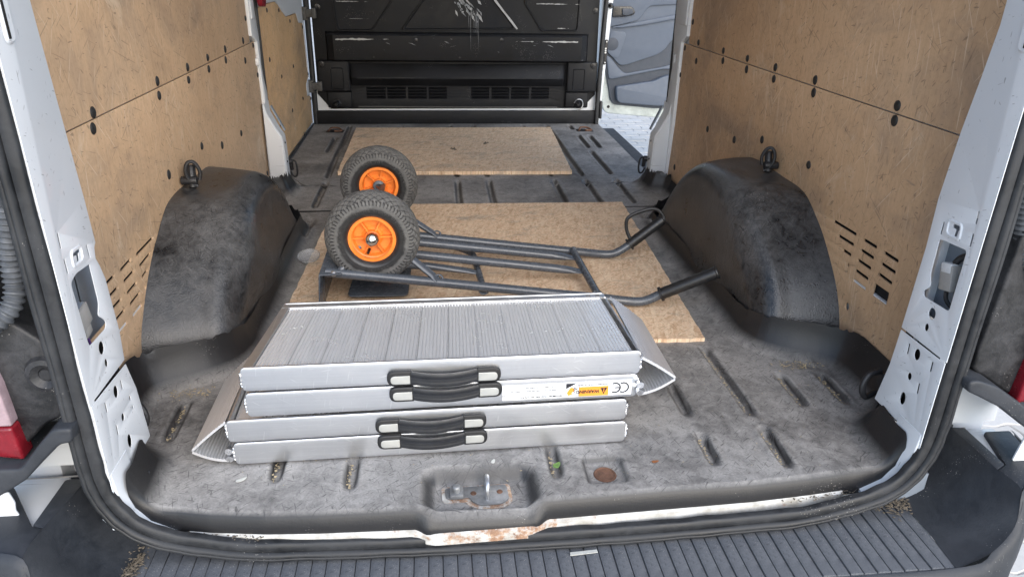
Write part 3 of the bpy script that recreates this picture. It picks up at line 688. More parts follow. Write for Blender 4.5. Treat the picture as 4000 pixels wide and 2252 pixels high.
# white inner corner pieces between pillar foot and sill
for sx in (-1, 1):
    x = .758 if sx > 0 else .743
    pts = [(x + .004, .10), (x, .05), (x - .012, .008), (x - .035, -.022), (x - .08, -.043), (x - .08, -.050), (x - .030, -.034), (x - .004, -.002), (x + .010, .045), (x + .012, .10)]
    sheet('corner_plate', [(sx * a_, b_) for a_, b_ in pts], [], .075, my(.004), 'white_paint', van, .003)

# ---- rear door seal
path = []
for sx in (-1,):
    path += [(-.779, 0.0, z) for z in (1.60, 1.2, .8, .5, .25, .13)]
    path += [(-.776, -.001, .085), (-.766, -.003, .045), (-.745, -.006, .008), (-.715, -.008, -.022), (-.672, -.010, -.045), (-.61, -.013, -.060)]
path += [(x, -.018 - .010 * (1 - (x / .62) ** 2), -.066 - .012 * (1 - (x / .62) ** 2)) for x in np.linspace(-.53, .53, 13)]
path += [(-x, y, z) for x, y, z in reversed(path[:12])]
path = [(x + .007 * min(1, max(0, (abs(x) - .3) / .3)) + (.005 if x > .7 else -.005 if x < -.7 else 0), y, z) for x, y, z in path]
sp = smooth(path, 6)
prof = [(-.022, .010), (-.0215, .000), (-.019, -.004), (-.008, -.0045), (-.004, -.004), (-.0025, .0005), (-.001, -.003), (.001, -.008), (.006, -.0105), (.0085, -.0095), (.0095, -.0085), (.0105, -.0098), (.015, -.0095), (.0185, -.006), (.020, .012)]
G = []
for i, p in enumerate(sp):
    d = (sp[min(i + 1, len(sp) - 1)] - sp[max(i - 1, 0)]); d.y = 0; d.normalize()
    out = Vector((d.z, 0, -d.x)) * 1.0          # outward from the opening
    c = Vector((0, 0, .5)) - Vector((p.x, 0, p.z))
    if out.dot(c) > 0: out = -out
    wob = 1 + .05 * math.sin(i * .9) * math.sin(i * .23)
    G.append([p + out * a_ * wob + Vector((0, b_ * wob, 0)) for a_, b_ in prof])
mb = MB(); mb.grid([[tuple(q) for q in g] for g in G]); mb.build('door_seal', 'seal', van, ang=60)

# ---- pillars beside the sliding doors
def mid_pillar(sx):
    if sx > 0: out = [(1.915, 1.75), (1.93, .66), (1.99, .63), (1.99, .30), (2.02, .03), (2.105, .03), (2.105, .34), (2.092, .40), (2.088, .455), (2.076, .52), (2.078, .56), (2.096, .66), (2.100, .80), (2.105, 1.75)]; xx = .858
    else: out = [(1.97, 1.75), (1.98, .64), (2.055, .61), (2.07, .40), (2.05, .03), (2.115, .03), (2.13, .34), (2.135, .40), (2.10, .47), (2.085, .52), (2.10, .60), (2.085, .68), (2.065, .77), (2.06, 1.75)]; xx = -.858
    hol = [slot((2.045, .575 if sx > 0 else .55), (2.045, .545 if sx > 0 else .52), .010)]
    p = sheet('door_pillar', out, hol, .022, mx(xx, sx), 'white_paint', van, .005)
    yA, yB = (2.022, 2.104) if sx > 0 else (2.03, 2.108)
    q = lambda x_, y_, z_: (sx * x_, y_, z_)
    mb = MB(); rows = []
    for x_, z_, dy in ((.857, .37, .03), (.850, .33, .012), (.815, .262, .0), (.798, .235, .0), (.795, .20, .0), (.792, .02, .0)):
        rows.append([q(.862, yA, z_), q(x_ + .006, yA, z_), q(x_, yA + .008, z_), q(x_, yB - .010 + dy, z_), q(x_ + .008, yB + dy, z_), q(.862, yB + dy, z_)])
    mb.grid(rows); mb.build('pillar_foot', 'white_paint', p, ang=30)
    mb = MB(); mb.hexa([q(.852, yB + .010, .345), q(.852, yB + .034, .345), q(.800, yB + .012, .245), q(.800, yB - .006, .245), q(.848, yB + .012, .349), q(.848, yB + .034, .349), q(.796, yB + .012, .249), q(.796, yB - .004, .249)]); mb.build('drain_channel', 'inner_grey', p)
    for yy, zz in ((2.065, .205), (2.06, .125)):
        mb = MB(); mb.lathe([(0, .001), (.004, .001), (.004, -.002)], T(sx * .7915 if zz < .2 else sx * .7935, yy, zz) @ RY(R(-90 * sx)), 10); mb.build('hole', 'hole_dark', p)
    mb = MB(); mb.box(tuple(sorted((sx * .8585, sx * .852))[0:1]) + (1.94 if sx > 0 else 1.99, .70), (max(sx * .8585, sx * .852), 2.03 if sx > 0 else 2.045, 1.2)); mb.build('pressed_pad', 'white_paint', p, .012, 4)
    mb = MB(); mb.tube([(sx * .872, 2.115 if sx > 0 else 2.15, z) for z in (.36, .5, .7, 1.0, 1.7)], .011, 8); mb.build('door_seal', 'seal', p)
    return p
mp = mid_pillar(-1); mid_pillar(1)
mb = MB(); mb.prism([(-.85, y, z) for y, z in rounded([(2.10, .74), (2.165, .735), (2.20, .80), (2.10, .90), (2.06, .90)], .015)], (.02, 0, 0)); mb.build('release_handle', 'red_plastic', van, .004)

# ---- closed sliding door on the left
mb = MB(); mb.box((-.9045, 2.165, -.02), (-.8995, 3.47, 1.775)); sd = mb.build('sliding_door', 'white_paint', van)
frame_pts = [(2.17, .735), (2.386, .7305), (2.663, .7295), (2.7255, .713), (2.8145, .6765), (2.913, .6445), (3.2055, .6425), (3.268, .5885), (3.4005, .5785), (3.424, .30), (3.455, .30), (3.455, 1.6), (2.17, 1.6)]
sheet('door_inner_frame', rounded(frame_pts, .012, 3), [], .012, mx(-.8992, 1), 'white_paint', sd, .004)
sheet('door_inner_frame', rounded([(3.326, .249), (3.424, .272), (3.455, .272), (3.455, .168), (3.335, .184)], .012, 3), [], .012, mx(-.8992, 1), 'white_paint', sd, .004)
mb = MB(); mb.box((-.899, 3.447, .0), (-.889, 3.458, .29)); mb.build('door_inner_frame', 'white_paint', sd)
mb = MB(); mb.tube([(-.866, 3.440, z) for z in (-.02, .3, .6, 1.0, 1.7)], .0165, 10); mb.build('door_seal', 'seal', van)
for zc in (.628, .226):
    mb = MB(); mb.box((-.894, 3.405, zc - .038), (-.862, 3.440, zc + .034)); mb.box((-.868, 3.400, zc - .022), (-.812, 3.425, zc + .022)); mb.box((-.835, 3.392, zc - .026), (-.810, 3.426, zc + .028)); mb.build('door_catch', 'clip_grey', van, .004)
mb = MB(); mb.tube([(-.880, 2.13, .006), (-.882, 3.42, .004)], .006, 8); mb.build('floor_trim', 'bumper', van)

# ---- bulkhead
BY = 3.45
outl = [(-.84, 1.02), (-.84, .36), (-.847, .176), (-.775, .088), (.757, .091), (.835, .174), (.832, .39), (.825, 1.02)]
vh = []
for x0, x1 in ((-.559, -.446), (-.436, -.326), (-.312, -.201), (-.187, -.080), (.068, .177), (.192, .299), (.313, .422), (.437, .546)):
    for i in range(4):
        zc = .2095 - i * .0178; vh.append(rounded([(x0, zc - .0055), (x1, zc - .0055), (x1, zc + .0055), (x0, zc + .0055)], .003, 2))
bk = sheet('bulkhead', outl, vh, .006, my(BY), 'bulkhead', van, .001)
for k_ in range(len(vh)):      # louvre blades, one under each opening
    xs_ = [p[0] for p in vh[k_]]; zs_ = [p[1] for p in vh[k_]]
    if k_ == 0:
        mb = MB(); mb.hexa([(0, BY - .004, -.004), (.109, BY - .004, -.004), (.109, BY + .012, .006), (0, BY + .012, .006), (0, BY - .0045, -.0025), (.109, BY - .0045, -.0025), (.109, BY + .012, .0075), (0, BY + .012, .0075)])
        bl = bl0 = mb.build('louvre_blade', 'bulkhead', bk)
    else: bl = dup(bl0)
    bl.matrix_parent_inverse = PW(bk).inverted(); bl.matrix_basis = T(min(xs_), 0, min(zs_) + .0015)
mb = MB(); mb.box((-.845, BY + .014, .06), (.83, BY + .05, 1.025)); mb.build('vent_shade_back', 'hole_dark', van)  # near-black slab, colour stands in for shade behind the vent slots
mb = MB(); mb.box((-.845, BY - .004, 1.026), (.83, BY + .05, 1.775)); mb.build('unseen_bulkhead_upper', 'white_paint', van, .004)  # out of view, made white to brighten what the ramp deck reflects
for xa_, xb_ in ((-.862, -.70), (.70, .85)):
    mb = MB(); mb.box((xa_, BY + .008, .13), (xb_, BY + .0135, .20)); mb.build('bulkhead_sill', 'white_paint', van)
mb = MB(); mb.box((-.862, BY + .007, .04), (.85, BY + .0125, .135)); mb.build('bulkhead_sill', 'white_paint', van)
def xprof(name, prof, x0, x1, taper=.03, mat='bulkhead'):
    mb = MB(); rows = []
    for x, t in ((x0, 0), (x0 + taper * .3, .6), (x0 + taper, 1), ((x0 + x1) / 2, 1), (x1 - taper, 1), (x1 - taper * .3, .6), (x1, 0)):
        rows.append([(x, BY - .001 - (BY - y) * t, z) for y, z in prof])
    mb.grid(rows); return mb.build(name, mat, bk, ang=28)
# deep channel, shelf and band, stacked from below
xprof('channel_shelf', [(BY, .224), (BY - .008, .232), (BY - .050, .262), (BY - .060, .275), (BY - .058, .286), (BY - .016, .346), (BY - .012, .352), (BY, .353)], -.652, .640, .05)
xprof('cross_band', [(BY, .362), (BY - .040, .372), (BY - .062, .379), (BY - .064, .386), (BY - .060, .514), (BY - .052, .5235), (BY - .020, .526), (BY, .530)], -.775, .772, .05)
for sx in (-1, 1):
    x0, x1 = sorted((sx * .648, sx * .836))
    mb = MB(); mb.box((x0, BY - .035, .193), (x1, BY - .001, .372)); sb = mb.build('side_block', 'bulkhead', bk, .012, 3)
    xa, xb = sorted((sx * .684, sx * .757)); pts = rounded([(xa, .208), (xb, .208), (xb, .331), (xa, .331)], .008)
    c0 = ((xa + xb) / 2, .27); mb = MB(); mb.grid([[(a_, BY - .0352, b_) for a_, b_ in pts + pts[:1]], [(c0[0] + (a_ - c0[0]) * .95, BY - .0385, c0[1] + (b_ - c0[1]) * .97) for a_, b_ in pts + pts[:1]], [(c0[0] + (a_ - c0[0]) * .88, BY - .0355, c0[1] + (b_ - c0[1]) * .93) for a_, b_ in pts + pts[:1]]]); mb.build('pressed_frame', 'bulkhead', sb)
    x0, x1 = sorted((sx * .645, sx * .79)); mb = MB(); mb.box((x0, BY - .020, .096), (x1, BY - .001, .192)); mb.build('lower_block', 'bulkhead', bk, .010, 3)
    for zz in (.352, .66):
        mb = MB(); mb.lathe([(0, .008), (.006, .008), (.007, .004), (.016, .003), (.018, 0)], T(sx * .806, BY - .036 if zz < .5 else BY, zz) @ RX(R(90)), 14); mb.build('bolt', 'black_gloss', bk)
    xc = -.738 if sx < 0 else .728
    mb = MB(); mb.lathe([(0, .022), (.008, .022), (.010, .016), (.018, .010), (.024, .004), (.026, 0)], T(xc, BY - .019, .120) @ RX(R(90)), 18); lr = mb.build('lashing_eye', 'black_gloss', bk)
    lash_loop(lr, [(xc - .026, BY - .028, .128), (xc - .012, BY - .036, .150), (xc + .016, BY - .036, .148), (xc + .028, BY - .034, .122), (xc + .016, BY - .036, .094), (xc - .006, BY - .034, .086)] if sx > 0 else [(xc - .03, BY - .028, .112), (xc - .02, BY - .036, .136), (xc + .016, BY - .036, .146), (xc + .028, BY - .034, .122)], .0036, 'zinc' if sx > 0 else 'wire_black')
def embossed(pts, r=.02, h=.010):
    pts = rounded(pts, r); n_ = len(pts); c0 = (sum(p[0] for p in pts) / n_, sum(p[1] for p in pts) / n_)
    f = lambda s_, y: [(c0[0] + (a_ - c0[0]) * s_, y, c0[1] + (b_ - c0[1]) * s_) for a_, b_ in pts]
    mb = MB(); g = [f(1.0, BY - .0005), f(.985, BY - h), f(.955, BY - h), f(.925, BY - .002)]
    mb.grid([q + q[:1] for q in g]); mb.add(f(.925, BY - .002), [tuple(range(n_))]); mb.build('pressed_panel', 'bulkhead', bk, ang=28)
embossed([(-.722, .80), (-.722, .70), (-.705, .531), (-.503, .533), (-.379, .70), (-.40, .80)])
embossed([(.705, .82), (.712, .70), (.706, .541), (.487, .538), (.377, .70), (.40, .82)])
embossed([(-.343, .539), (.341, .551), (.12, .83), (-.12, .83)])
for x_, z_ in ((-.254, .491), (.246, .496), (-.501, .396), (-.002, .397), (.494, .401)):
    mb = MB(); mb.lathe([(0, .005), (.0045, .005), (.0055, .003), (.011, .002), (.012, -.002)], T(x_, BY - .0615, z_) @ RX(R(90)), 14); mb.build('screw', 'black_gloss', bk)
mb = MB(); mb.tube([(-.612, BY - .004, .101), (0, BY - .005, .098), (.601, BY - .004, .097)], .0045, 8); mb.build('edge_strip', 'clip_grey', bk)
def scuff(poly, y, mat='scuff_white'):
    mb = MB(); mb.prism([(a_, y, b_) for a_, b_ in poly], (0, -.0006, 0)); mb.build('scuff_mark', mat, bk)
def ragged(x0, x1, zc, h, n=26, drift=0):
    up = []; dn = []
    for i in range(n):
        t = i / (n - 1); env = math.sin(math.pi * min(1, t * 1.25 + .12)) ** .6 if t < .9 else max(.05, (1 - t) * 6)
        up.append((x0 + (x1 - x0) * t, zc + drift * t + h * env * random.uniform(.3, 1))); dn.append((x0 + (x1 - x0) * t, zc + drift * t - h * env * random.uniform(.25, 1)))
    return up + dn[::-1]
scuff(ragged(-.712, -.408, .492, .0075, drift=.003), BY - .0635); scuff(ragged(.699, .40, .489, .007, drift=0), BY - .0635); scuff(ragged(.42, .328, .489, .002), BY - .0635)
scuff([(.198, .712), (.215, .712), (.265, .650), (.310, .600), (.344, .556), (.338, .551), (.322, .566), (.270, .628), (.215, .692)], BY - .0108)
scuff(ragged(.45, .71, .694, .004), BY - .0108); scuff(ragged(-.70, -.52, .692, .003), BY - .0108); scuff(ragged(.58, .65, .560, .003), BY - .0108); scuff(ragged(-.63, -.52, .60, .0012), BY - .004)
for i in range(46):
    t = random.random(); x_ = -.02 + .13 * t + random.gauss(0, .02); z_ = .74 - .12 * t + random.gauss(0, .025)
    if z_ < .56: continue
    L_ = random.uniform(.010, .06); w_ = random.uniform(.001, .008); an = random.uniform(-1.3, -.75)
    dx, dz = math.cos(an) * L_, math.sin(an) * L_; nx, nz = -math.sin(an) * w_, math.cos(an) * w_
    scuff([(x_, z_), (x_ + dx * .4 + nx, z_ + dz * .4 + nz), (x_ + dx, z_ + dz), (x_ + dx * .5 - nx, z_ + dz * .5 - nz)], BY - .0032 - .0001 * (i % 7), 'scuff_white' if i % 3 == 0 else 'scuff_grey')
for i in range(10):
    x_ = random.uniform(.05, .11); scuff([(x_, .66), (x_ + .0015, .60), (x_ + .001, random.uniform(.40, .58)), (x_ - .0005, .60)], BY - .063 if i > 4 else BY - .0045, 'scuff_grey')
for i in range(34):
    x_ = random.uniform(-.75, .75); z_ = random.uniform(.385, .515); L_ = random.uniform(.004, .05); an = random.uniform(-.5, .5)
    scuff([(x_, z_), (x_ + L_ * .5, z_ + .0012 + an * L_ * .3), (x_ + L_, z_ + an * L_)], BY - .0628 - .0001 * (i % 5), 'scuff_grey')

# ---- front jamb of the open side door
sheet('front_jamb', [(.852, -.04), (.871, -.04), (.897, .50), (.908, .72), (.93, 1.75), (.852, 1.75)], [], .14, my(3.445), 'white_paint', van, .004)
sheet('door_seal', [(.836, -.005), (.862, -.005), (.862, .12), (.868, .50), (.874, .72), (.885, 1.7), (.855, 1.7), (.850, .72), (.842, .50), (.836, .12)], [], .035, my(3.408), 'seal', van, .008)
def plate(x0, z0, x1, z1, w): return rounded([(x0 - w, z0), (x0 + w, z0), (x1 + w, z1), (x1 - w, z1)], w * .9)
lt = sheet('door_catch', plate(.880, .355, .884, .500, .010), [], .008, my(3.437), 'black_gloss', van, .002)
for z_ in (.425, .437, .449): 
    mb = MB(); mb.box((.8755, 3.4345, z_ - .0045), (.8845, 3.4372, z_ + .0045)); mb.build('contact', 'zinc', lt)
for z_ in (.367, .488): 
    mb = MB(); mb.lathe([(0, .003), (.004, .003), (.005, 0)], T(.881 + (.002 if z_ > .4 else 0), 3.437, z_) @ RX(R(90)), 10); mb.build('screw', 'zinc', lt)
mb = MB(); mb.lathe([(0, .03), (.006, .03), (.008, .022), (.014, .012), (.017, 0)], T(.893, 3.44, .690) @ RX(R(90)), 14); mb.build('bump_stop', 'black_gloss', van)
mb = MB(); mb.box((.862, 3.400, .035), (.876, 3.44, .14)); mb.build('lower_catch', 'wire_black', van, .003)

# ---- opened front passenger door (seen through the side doorway)
FY = 4.60
def fd(pts): return [(1.184 + (u - 560) * .000668, .589 - (v - 130) * .000635 - (u - 560) * .00000) for u, v in pts]
door = sheet('front_door', rounded([(1.10, 1.3), (1.10, .30), (1.115, .05), (1.17, -.160), (1.30, -.172), (1.66, -.200), (2.05, -.21), (2.10, 1.3)], [.02, .02, .05, .05, .01, .01, .05, .02]), [], .045, my(FY), 'door_frame', van, .010)
sheet('trim_panel', rounded([(1.12, 1.25)] + fd([(470, 600), (520, 800), (570, 1000), (600, 1150), (650, 1200), (1130, 1245)]) + [(2.0, -.12), (2.05, 1.25)], [.01, .05, .08, .08, .03, .03, .01, .03, .03]), [], .022, my(FY - .020), 'door_trim_dark', door, .004)
sheet('trim_panel', rounded([(1.13, 1.2)] + fd([(480, 330), (500, 560), (560, 610), (640, 700), (690, 735), (760, 725), (1110, 605), (1190, 545), (1225, 480)]) + [(1.75, .50), (2.0, 1.2)], .03), [], .016, my(FY - .034), 'door_trim', door, .005)
sheet('trim_panel', rounded(fd([(500, 300), (560, 290), (840, 225), (955, 60), (1280, 40)]) + [(2.0, .70), (2.0, 1.2), (1.13, 1.2)], .03), [], .020, my(FY - .050), 'door_trim', door, .006)
sheet('armrest', rounded(fd([(545, 300), (830, 240), (1270, 150)]) + [(1.9, .52)] + fd([(1290, 200), (900, 275), (640, 310)]), .012), [], .022, my(FY - .052), 'door_trim', door, .007)
sheet('trim_panel', rounded(fd([(510, 620), (560, 640), (660, 760), (740, 830), (1180, 750)]) + [(1.95, .30), (1.95, .18)] + fd([(1180, 775), (640, 885), (560, 900)]), .03), [], .016, my(FY - .034), 'door_trim', door, .006)
pk = sheet('door_pocket', rounded(fd([(640, 975), (700, 965), (1080, 905), (1190, 850)]) + [(1.95, .20), (1.95, -.10)] + fd([(1140, 1205), (700, 1170), (660, 1130)]), .02), [], .050, my(FY - .068), 'door_trim', door, .010)
sheet('speaker_grille', rounded(fd([(545, 345), (690, 345), (722, 385), (655, 640), (600, 650), (520, 585)]), .02), [], .006, my(FY - .039), 'door_trim', door, .003)
mb = MB(); c0 = fd([(570, 490)])[0]; mb.lathe([(0, .003), (.040, .003), (.047, .0005)], T(c0[0], FY - .039, c0[1]) @ RX(R(90)), 28); mb.build('speaker', 'door_trim_dark', door)
hb = sheet('door_lever', rounded(fd([(540, 70), (740, 66), (775, 90), (797, 140), (770, 165), (680, 182), (540, 190)]), .012), [], .014, my(FY - .062), 'black_gloss', door, .004)
mb = MB(); q0 = fd([(640, 90), (760, 95), (770, 140), (700, 168), (650, 160)]); mb.prism([(a_, FY - .064, b_) for a_, b_ in rounded(q0, .008)], (0, -.012, 0)); mb.build('lever', 'door_trim_dark', hb, .003)
mb = MB(); c0 = fd([(590, 1232)])[0]; mb.lathe([(0, .004), (.010, .004), (.012, 0)], T(c0[0], FY, c0[1]) @ RX(R(90)), 16); mb.build('plug', 'hole_dark', door)

# ---- outside rear corners: body skin, lamp housings, lamps, hoses
for sx in (-1, 1):
    a_, b_ = sorted((sx * .79, sx * 1.03))
    mb = MB(); mb.box((a_, .125, .035), (b_, .135, 1.75)); mb.build('rear_corner_skin', 'white_paint', van, .003)
hs = [(-.95, .60), (-.86, .60), (-.858, .50), (-.85, .40), (-.805, .36), (-.794, .326), (-.793, .271), (-.803, .260), (-.804, .218), (-.819, .210), (-.836, .202), (-.882, .157), (-.905, .150), (-.97, .20)]
hL = sheet('lamp_housing', rounded(hs, .010, 3), [], .105, my(.016), 'housing', van, .006)
mb = MB(); mb.lathe([(.012, .002), (.022, .010), (.030, .008), (.034, 0)], T(-.812, .016, .300) @ RX(R(90)), 20); mb.lathe([(0, .004), (.010, .004), (.012, 0)], T(-.812, .016, .300) @ RX(R(90)), 12); mb.build('housing_boss', 'housing', hL)
hs = [(.97, .62), (.87, .62), (.85, .50), (.845, .40), (.838, .29), (.838, .236), (.857, .226), (.905, .195), (.942, .172), (.99, .19)]
hR = sheet('lamp_housing', rounded(hs, .010, 3), [], .105, my(.016), 'housing', van, .006)
tl = sheet('tail_lamp', rounded([(-.90, .42), (-.8795, .290), (-.876, .215), (-.925, .215), (-.96, .42)], .004), [], .035, my(-.006), 'lens_white', van, .004)
sheet('red_lens', rounded([(-.8762, .2135), (-.8715, .148), (-.912, .156), (-.965, .165), (-.965, .2135)], .006), [], .038, my(-.008), 'lens_red', tl, .006)
tr = sheet('tail_lamp', rounded([(.955, .42), (.936, .262), (.99, .262), (1.01, .42)], .004), [], .035, my(-.006), 'lens_white', van, .004)
sheet('red_lens', rounded([(.9362, .2605), (.930, .171), (.952, .174), (1.01, .19), (1.01, .2605)], .006), [], .038, my(-.008), 'lens_red', tr, .006)
aL = [(-.772, .222), (-.776, .194), (-.796, .192), (-.83, .159), (-.865, .123), (-.896, .103), (-.925, .086), (-.99, .075), (-.99, .145), (-.919, .147), (-.868, .146), (-.83, .192), (-.801, .222)]
sheet('bumper_arm', rounded(aL, .008, 3), [], .145, my(-.030), 'bumper', van, .005)
aR = [(.801, .218), (.798, .240), (.817, .242), (.858, .227), (.912, .191), (.948, .168), (1.03, .16), (1.03, .085), (.999, .093), (.962, .120), (.933, .139), (.879, .179), (.821, .209)]
sheet('bumper_arm', rounded(aR, .008, 3), [], .145, my(-.030), 'bumper', van, .005)
sheet('bracket', rounded([(-.99, .076), (-.916, .080), (-.911, .057), (-.914, .040), (-.906, .013), (-.925, .004), (-.99, .002)], .004), [], .004, my(-.004), 'white_paint', van, .001)
sheet('bracket', rounded([(.985, .10), (.973, .03), (1.03, .02), (1.04, .09)], .004), [], .004, my(-.002), 'white_paint', van, .001)
mb = MB(); mb.box((-1.0, -.03, -.03), (-.879, .124, .012)); mb.build('corner_ledge', 'white_paint', van, .006)
mb = MB(); mb.box((.957, -.005, -.03), (1.03, .124, .020)); mb.build('corner_ledge', 'white_paint', van, .006)
mb = MB(); mb.tube(smooth([(-.98, .121, .013), (-.93, .121, .010), (-.88, .122, .012), (-.80, .122, .014)]), .0022, 6); mb.build('sealant_bead', 'connector', van)
mb = MB(); mb.tube(smooth([(.88, .122, .022), (.93, .122, .020), (.96, .121, .024)]), .0022, 6); mb.build('sealant_bead', 'connector', van)
def hose(pts, r0):
    sp_ = smooth(pts, 10); L_ = sum((b_ - a_).length for a_, b_ in zip(sp_[:-1], sp_[1:])); n_ = int(L_ / .0018)
    P_ = []; acc = 0; seg = 0; out = []; rr = []
    cum = [0]
    for a_, b_ in zip(sp_[:-1], sp_[1:]): cum.append(cum[-1] + (b_ - a_).length)
    for i in range(n_ + 1):
        s_ = L_ * i / n_
        j = max(0, min(len(cum) - 2, int(np.searchsorted(cum, s_)) - 1)); t = (s_ - cum[j]) / max(1e-9, cum[j + 1] - cum[j])
        out.append(sp_[j].lerp(sp_[j + 1], t)); rr.append(r0 * (1 + .16 * math.sin(2 * math.pi * s_ / .0098)))
    mb = MB(); mb.tube(out, rr, 14); return mb
hL2 = hose([(-.809, .030, .590), (-.815, .030, .553), (-.822, .030, .52), (-.826, .030, .489), (-.828, .028, .462), (-.829, .020, .440), (-.838, .008, .418), (-.862, -.002, .400), (-.91, -.008, .380)], .0145).build('cable_conduit', 'hose', van)
mb = MB(); mb.tube([(-.809, .030, .585), (-.806, .032, .625), (-.80, .036, .66)], [.0165, .019, .015], 14); mb.build('conduit_boot', 'bumper', hL2)
hR2 = hose([(.846, .030, .640), (.849, .030, .59), (.856, .030, .54), (.867, .030, .50), (.880, .024, .465), (.905, .006, .432), (.95, -.004, .405)], .0155).build('cable_conduit', 'hose', van)
mb = MB(); mb.tube([(.846, .030, .635), (.842, .034, .69)], [.018, .02], 14); mb.build('conduit_boot', 'bumper', hR2)

# ---- bumper with ribbed step
def resample(pts, n_):
    sp_ = smooth(pts, 8); cum = [0]
    for a_, b_ in zip(sp_[:-1], sp_[1:]): cum.append(cum[-1] + (b_ - a_).length)
    return [Vector([np.interp(cum[-1] * i / (n_ - 1), cum, [p[c] for p in sp_]) for c in range(3)]) for i in range(n_)]
ST = -.100
bumper = None
mb = MB(); mb.box((-.745, -.146, ST - .03), (.80, .075, ST - .005)); bumper = mb.build('bumper', 'step', van, .002)
rb = MB(); rb.hexa([(-.0130, -.140, -.006), (.0130, -.140, -.006), (.0130, .07, -.006), (-.0130, .07, -.006), (-.0126, -.139, .0003), (.0124, -.139, -.0010), (.0124, .068, -.0010), (-.0126, .068, .0003)])
rib0 = None
for i in range(57):
    x = -.728 + i * .0270
    if rib0 is None: o = rib0 = rb.build('step_rib', 'step', bumper, .0007)
    else: o = dup(rib0)
    o.matrix_parent_inverse = PW(bumper).inverted(); o.matrix_basis = T(x, 0, ST + (.0008 if i % 2 else -.0004))
for xa_, xb_, ya_ in ((.775, .930, .1205), (-.846, -.725, .0960)):
    mb = MB(); mb.box((xa_, ya_, -.12), (xb_, ya_ + .003, .034)); mb.build('bumper_back', 'bumper', bumper)
def corner(sx, S, W, fl_out, outer):
    n_ = 24; S_ = resample(S, n_); W_ = resample(W, n_); rows = []
    for t in np.linspace(0, 1, 9):
        row = []
        for a_, b_ in zip(S_, W_):
            p = a_.lerp(b_, t); p.z = a_.z + (b_.z - a_.z) * (t ** 2.1 * .75 + .25 * t); row.append(tuple(p))
        rows.append(row)
    mb = MB(); mb.grid(rows); mb.build('bumper_corner', 'bumper', bumper, ang=50)
    # flange on top
    top = [W[0], W[1], W[2]]; mb = MB(); mb.prism([top[0], top[1], top[2], fl_out[1], fl_out[0]], (0, 0, -.05)); mb.build('corner_flange', 'bumper', bumper, .004)
    # outer skin from the rim down
    rim = [(W[6][0] - sx * .35, -.146, ST - .002), W[6], W[5], W[4], W[3]] + outer
    Rm = resample(rim, 60); cen = Vector((0, .6, 0)); rows = []
    for off, dz in ((0, 0), (.008, -.004), (.014, -.016), (.018, -.06), (.020, -.18), (.012, -.34), (-.03, -.44)):
        row = []
        for i, p in enumerate(Rm):
            d = Rm[min(i + 1, 59)] - Rm[max(i - 1, 0)]; nn = Vector((d.y, -d.x, 0)).normalized() * (sx)
            row.append(tuple(Vector((p.x, p.y, p.z)) + nn * off + Vector((0, 0, dz * (1 if dz > -.05 else (1 + (p.z - ST) * .6))))))
        rows.append(row)
    mb = MB(); mb.grid(rows); mb.build('bumper_skin', 'bumper', bumper, ang=50)
    mb = MB(); mb.prism([W[2], W[3]] + outer + [(outer[-1][0] - sx * .06, outer[-1][1], .03), fl_out[1]], (0, 0, -.03)); mb.build('bumper_top', 'bumper', bumper, .005)
corner(1, [(.797, .06, ST), (.796, 0, ST), (.795, -.07, ST), (.79, -.142, ST)],
       [(.924, .121, .03), (.924, .05, .03), (.923, -.025, .03), (.925, -.090, .03), (.905, -.120, -.025), (.86, -.136, -.072), (.80, -.143, -.098)],
       [(.955, .116, .03), (.952, -.010, .03)], [(.985, -.050, .03), (1.030, .01, .03), (1.048, .10, .03)])
corner(-1, [(-.737, .06, ST), (-.738, 0, ST), (-.738, -.07, ST), (-.738, -.142, ST)],
       [(-.834, .094, .03), (-.842, .03, .03), (-.854, -.040, .03), (-.854, -.111, .03), (-.838, -.128, -.025), (-.80, -.138, -.072), (-.745, -.143, -.098)],
       [(-.875, .091, .03), (-.877, -.031, .03)], [(-.92, -.085, .03), (-.99, -.03, .03), (-1.02, .08, .03)])

# ================================================================== loose boards
def board(x0, y0, ctr, label, pts, z0, th):
    mb = MB(); r_ = rounded(pts, .004, 2); jit = []
    N = len(pts)
    for i in range(N):
        p, q = Vector(pts[i]), Vector(pts[(i + 1) % N]); L_ = (q - p).length; nn = Vector((-(q - p).y, (q - p).x)).normalized()
        m = int(L_ / .02)
        for j in range(m): jit.append(tuple(p.lerp(q, j / m) + nn * random.uniform(-.0016, .0016)))
    mb.prism([(a_, b_, z0) for a_, b_ in jit], (0, 0, th))
    o = mb.build('osb_board', 'osb', None, ang=50)
    o['label'] = label; o['category'] = 'board'; o['group'] = 'boards lying on the van floor'
    return o
board(0, 0, 0, 'pale wood-strand board lying on the floor by the black bulkhead', [(-.615, 2.283), (.482, 2.258), (.532, 3.245), (-.614, 3.240)], .0015, .0165)
board(0, 0, 0, 'larger wood-strand board under the wheeled hand truck', [(-.608, .60), (.542, .586), (.611, 1.788), (-.572, 1.800)], .0012, .011)

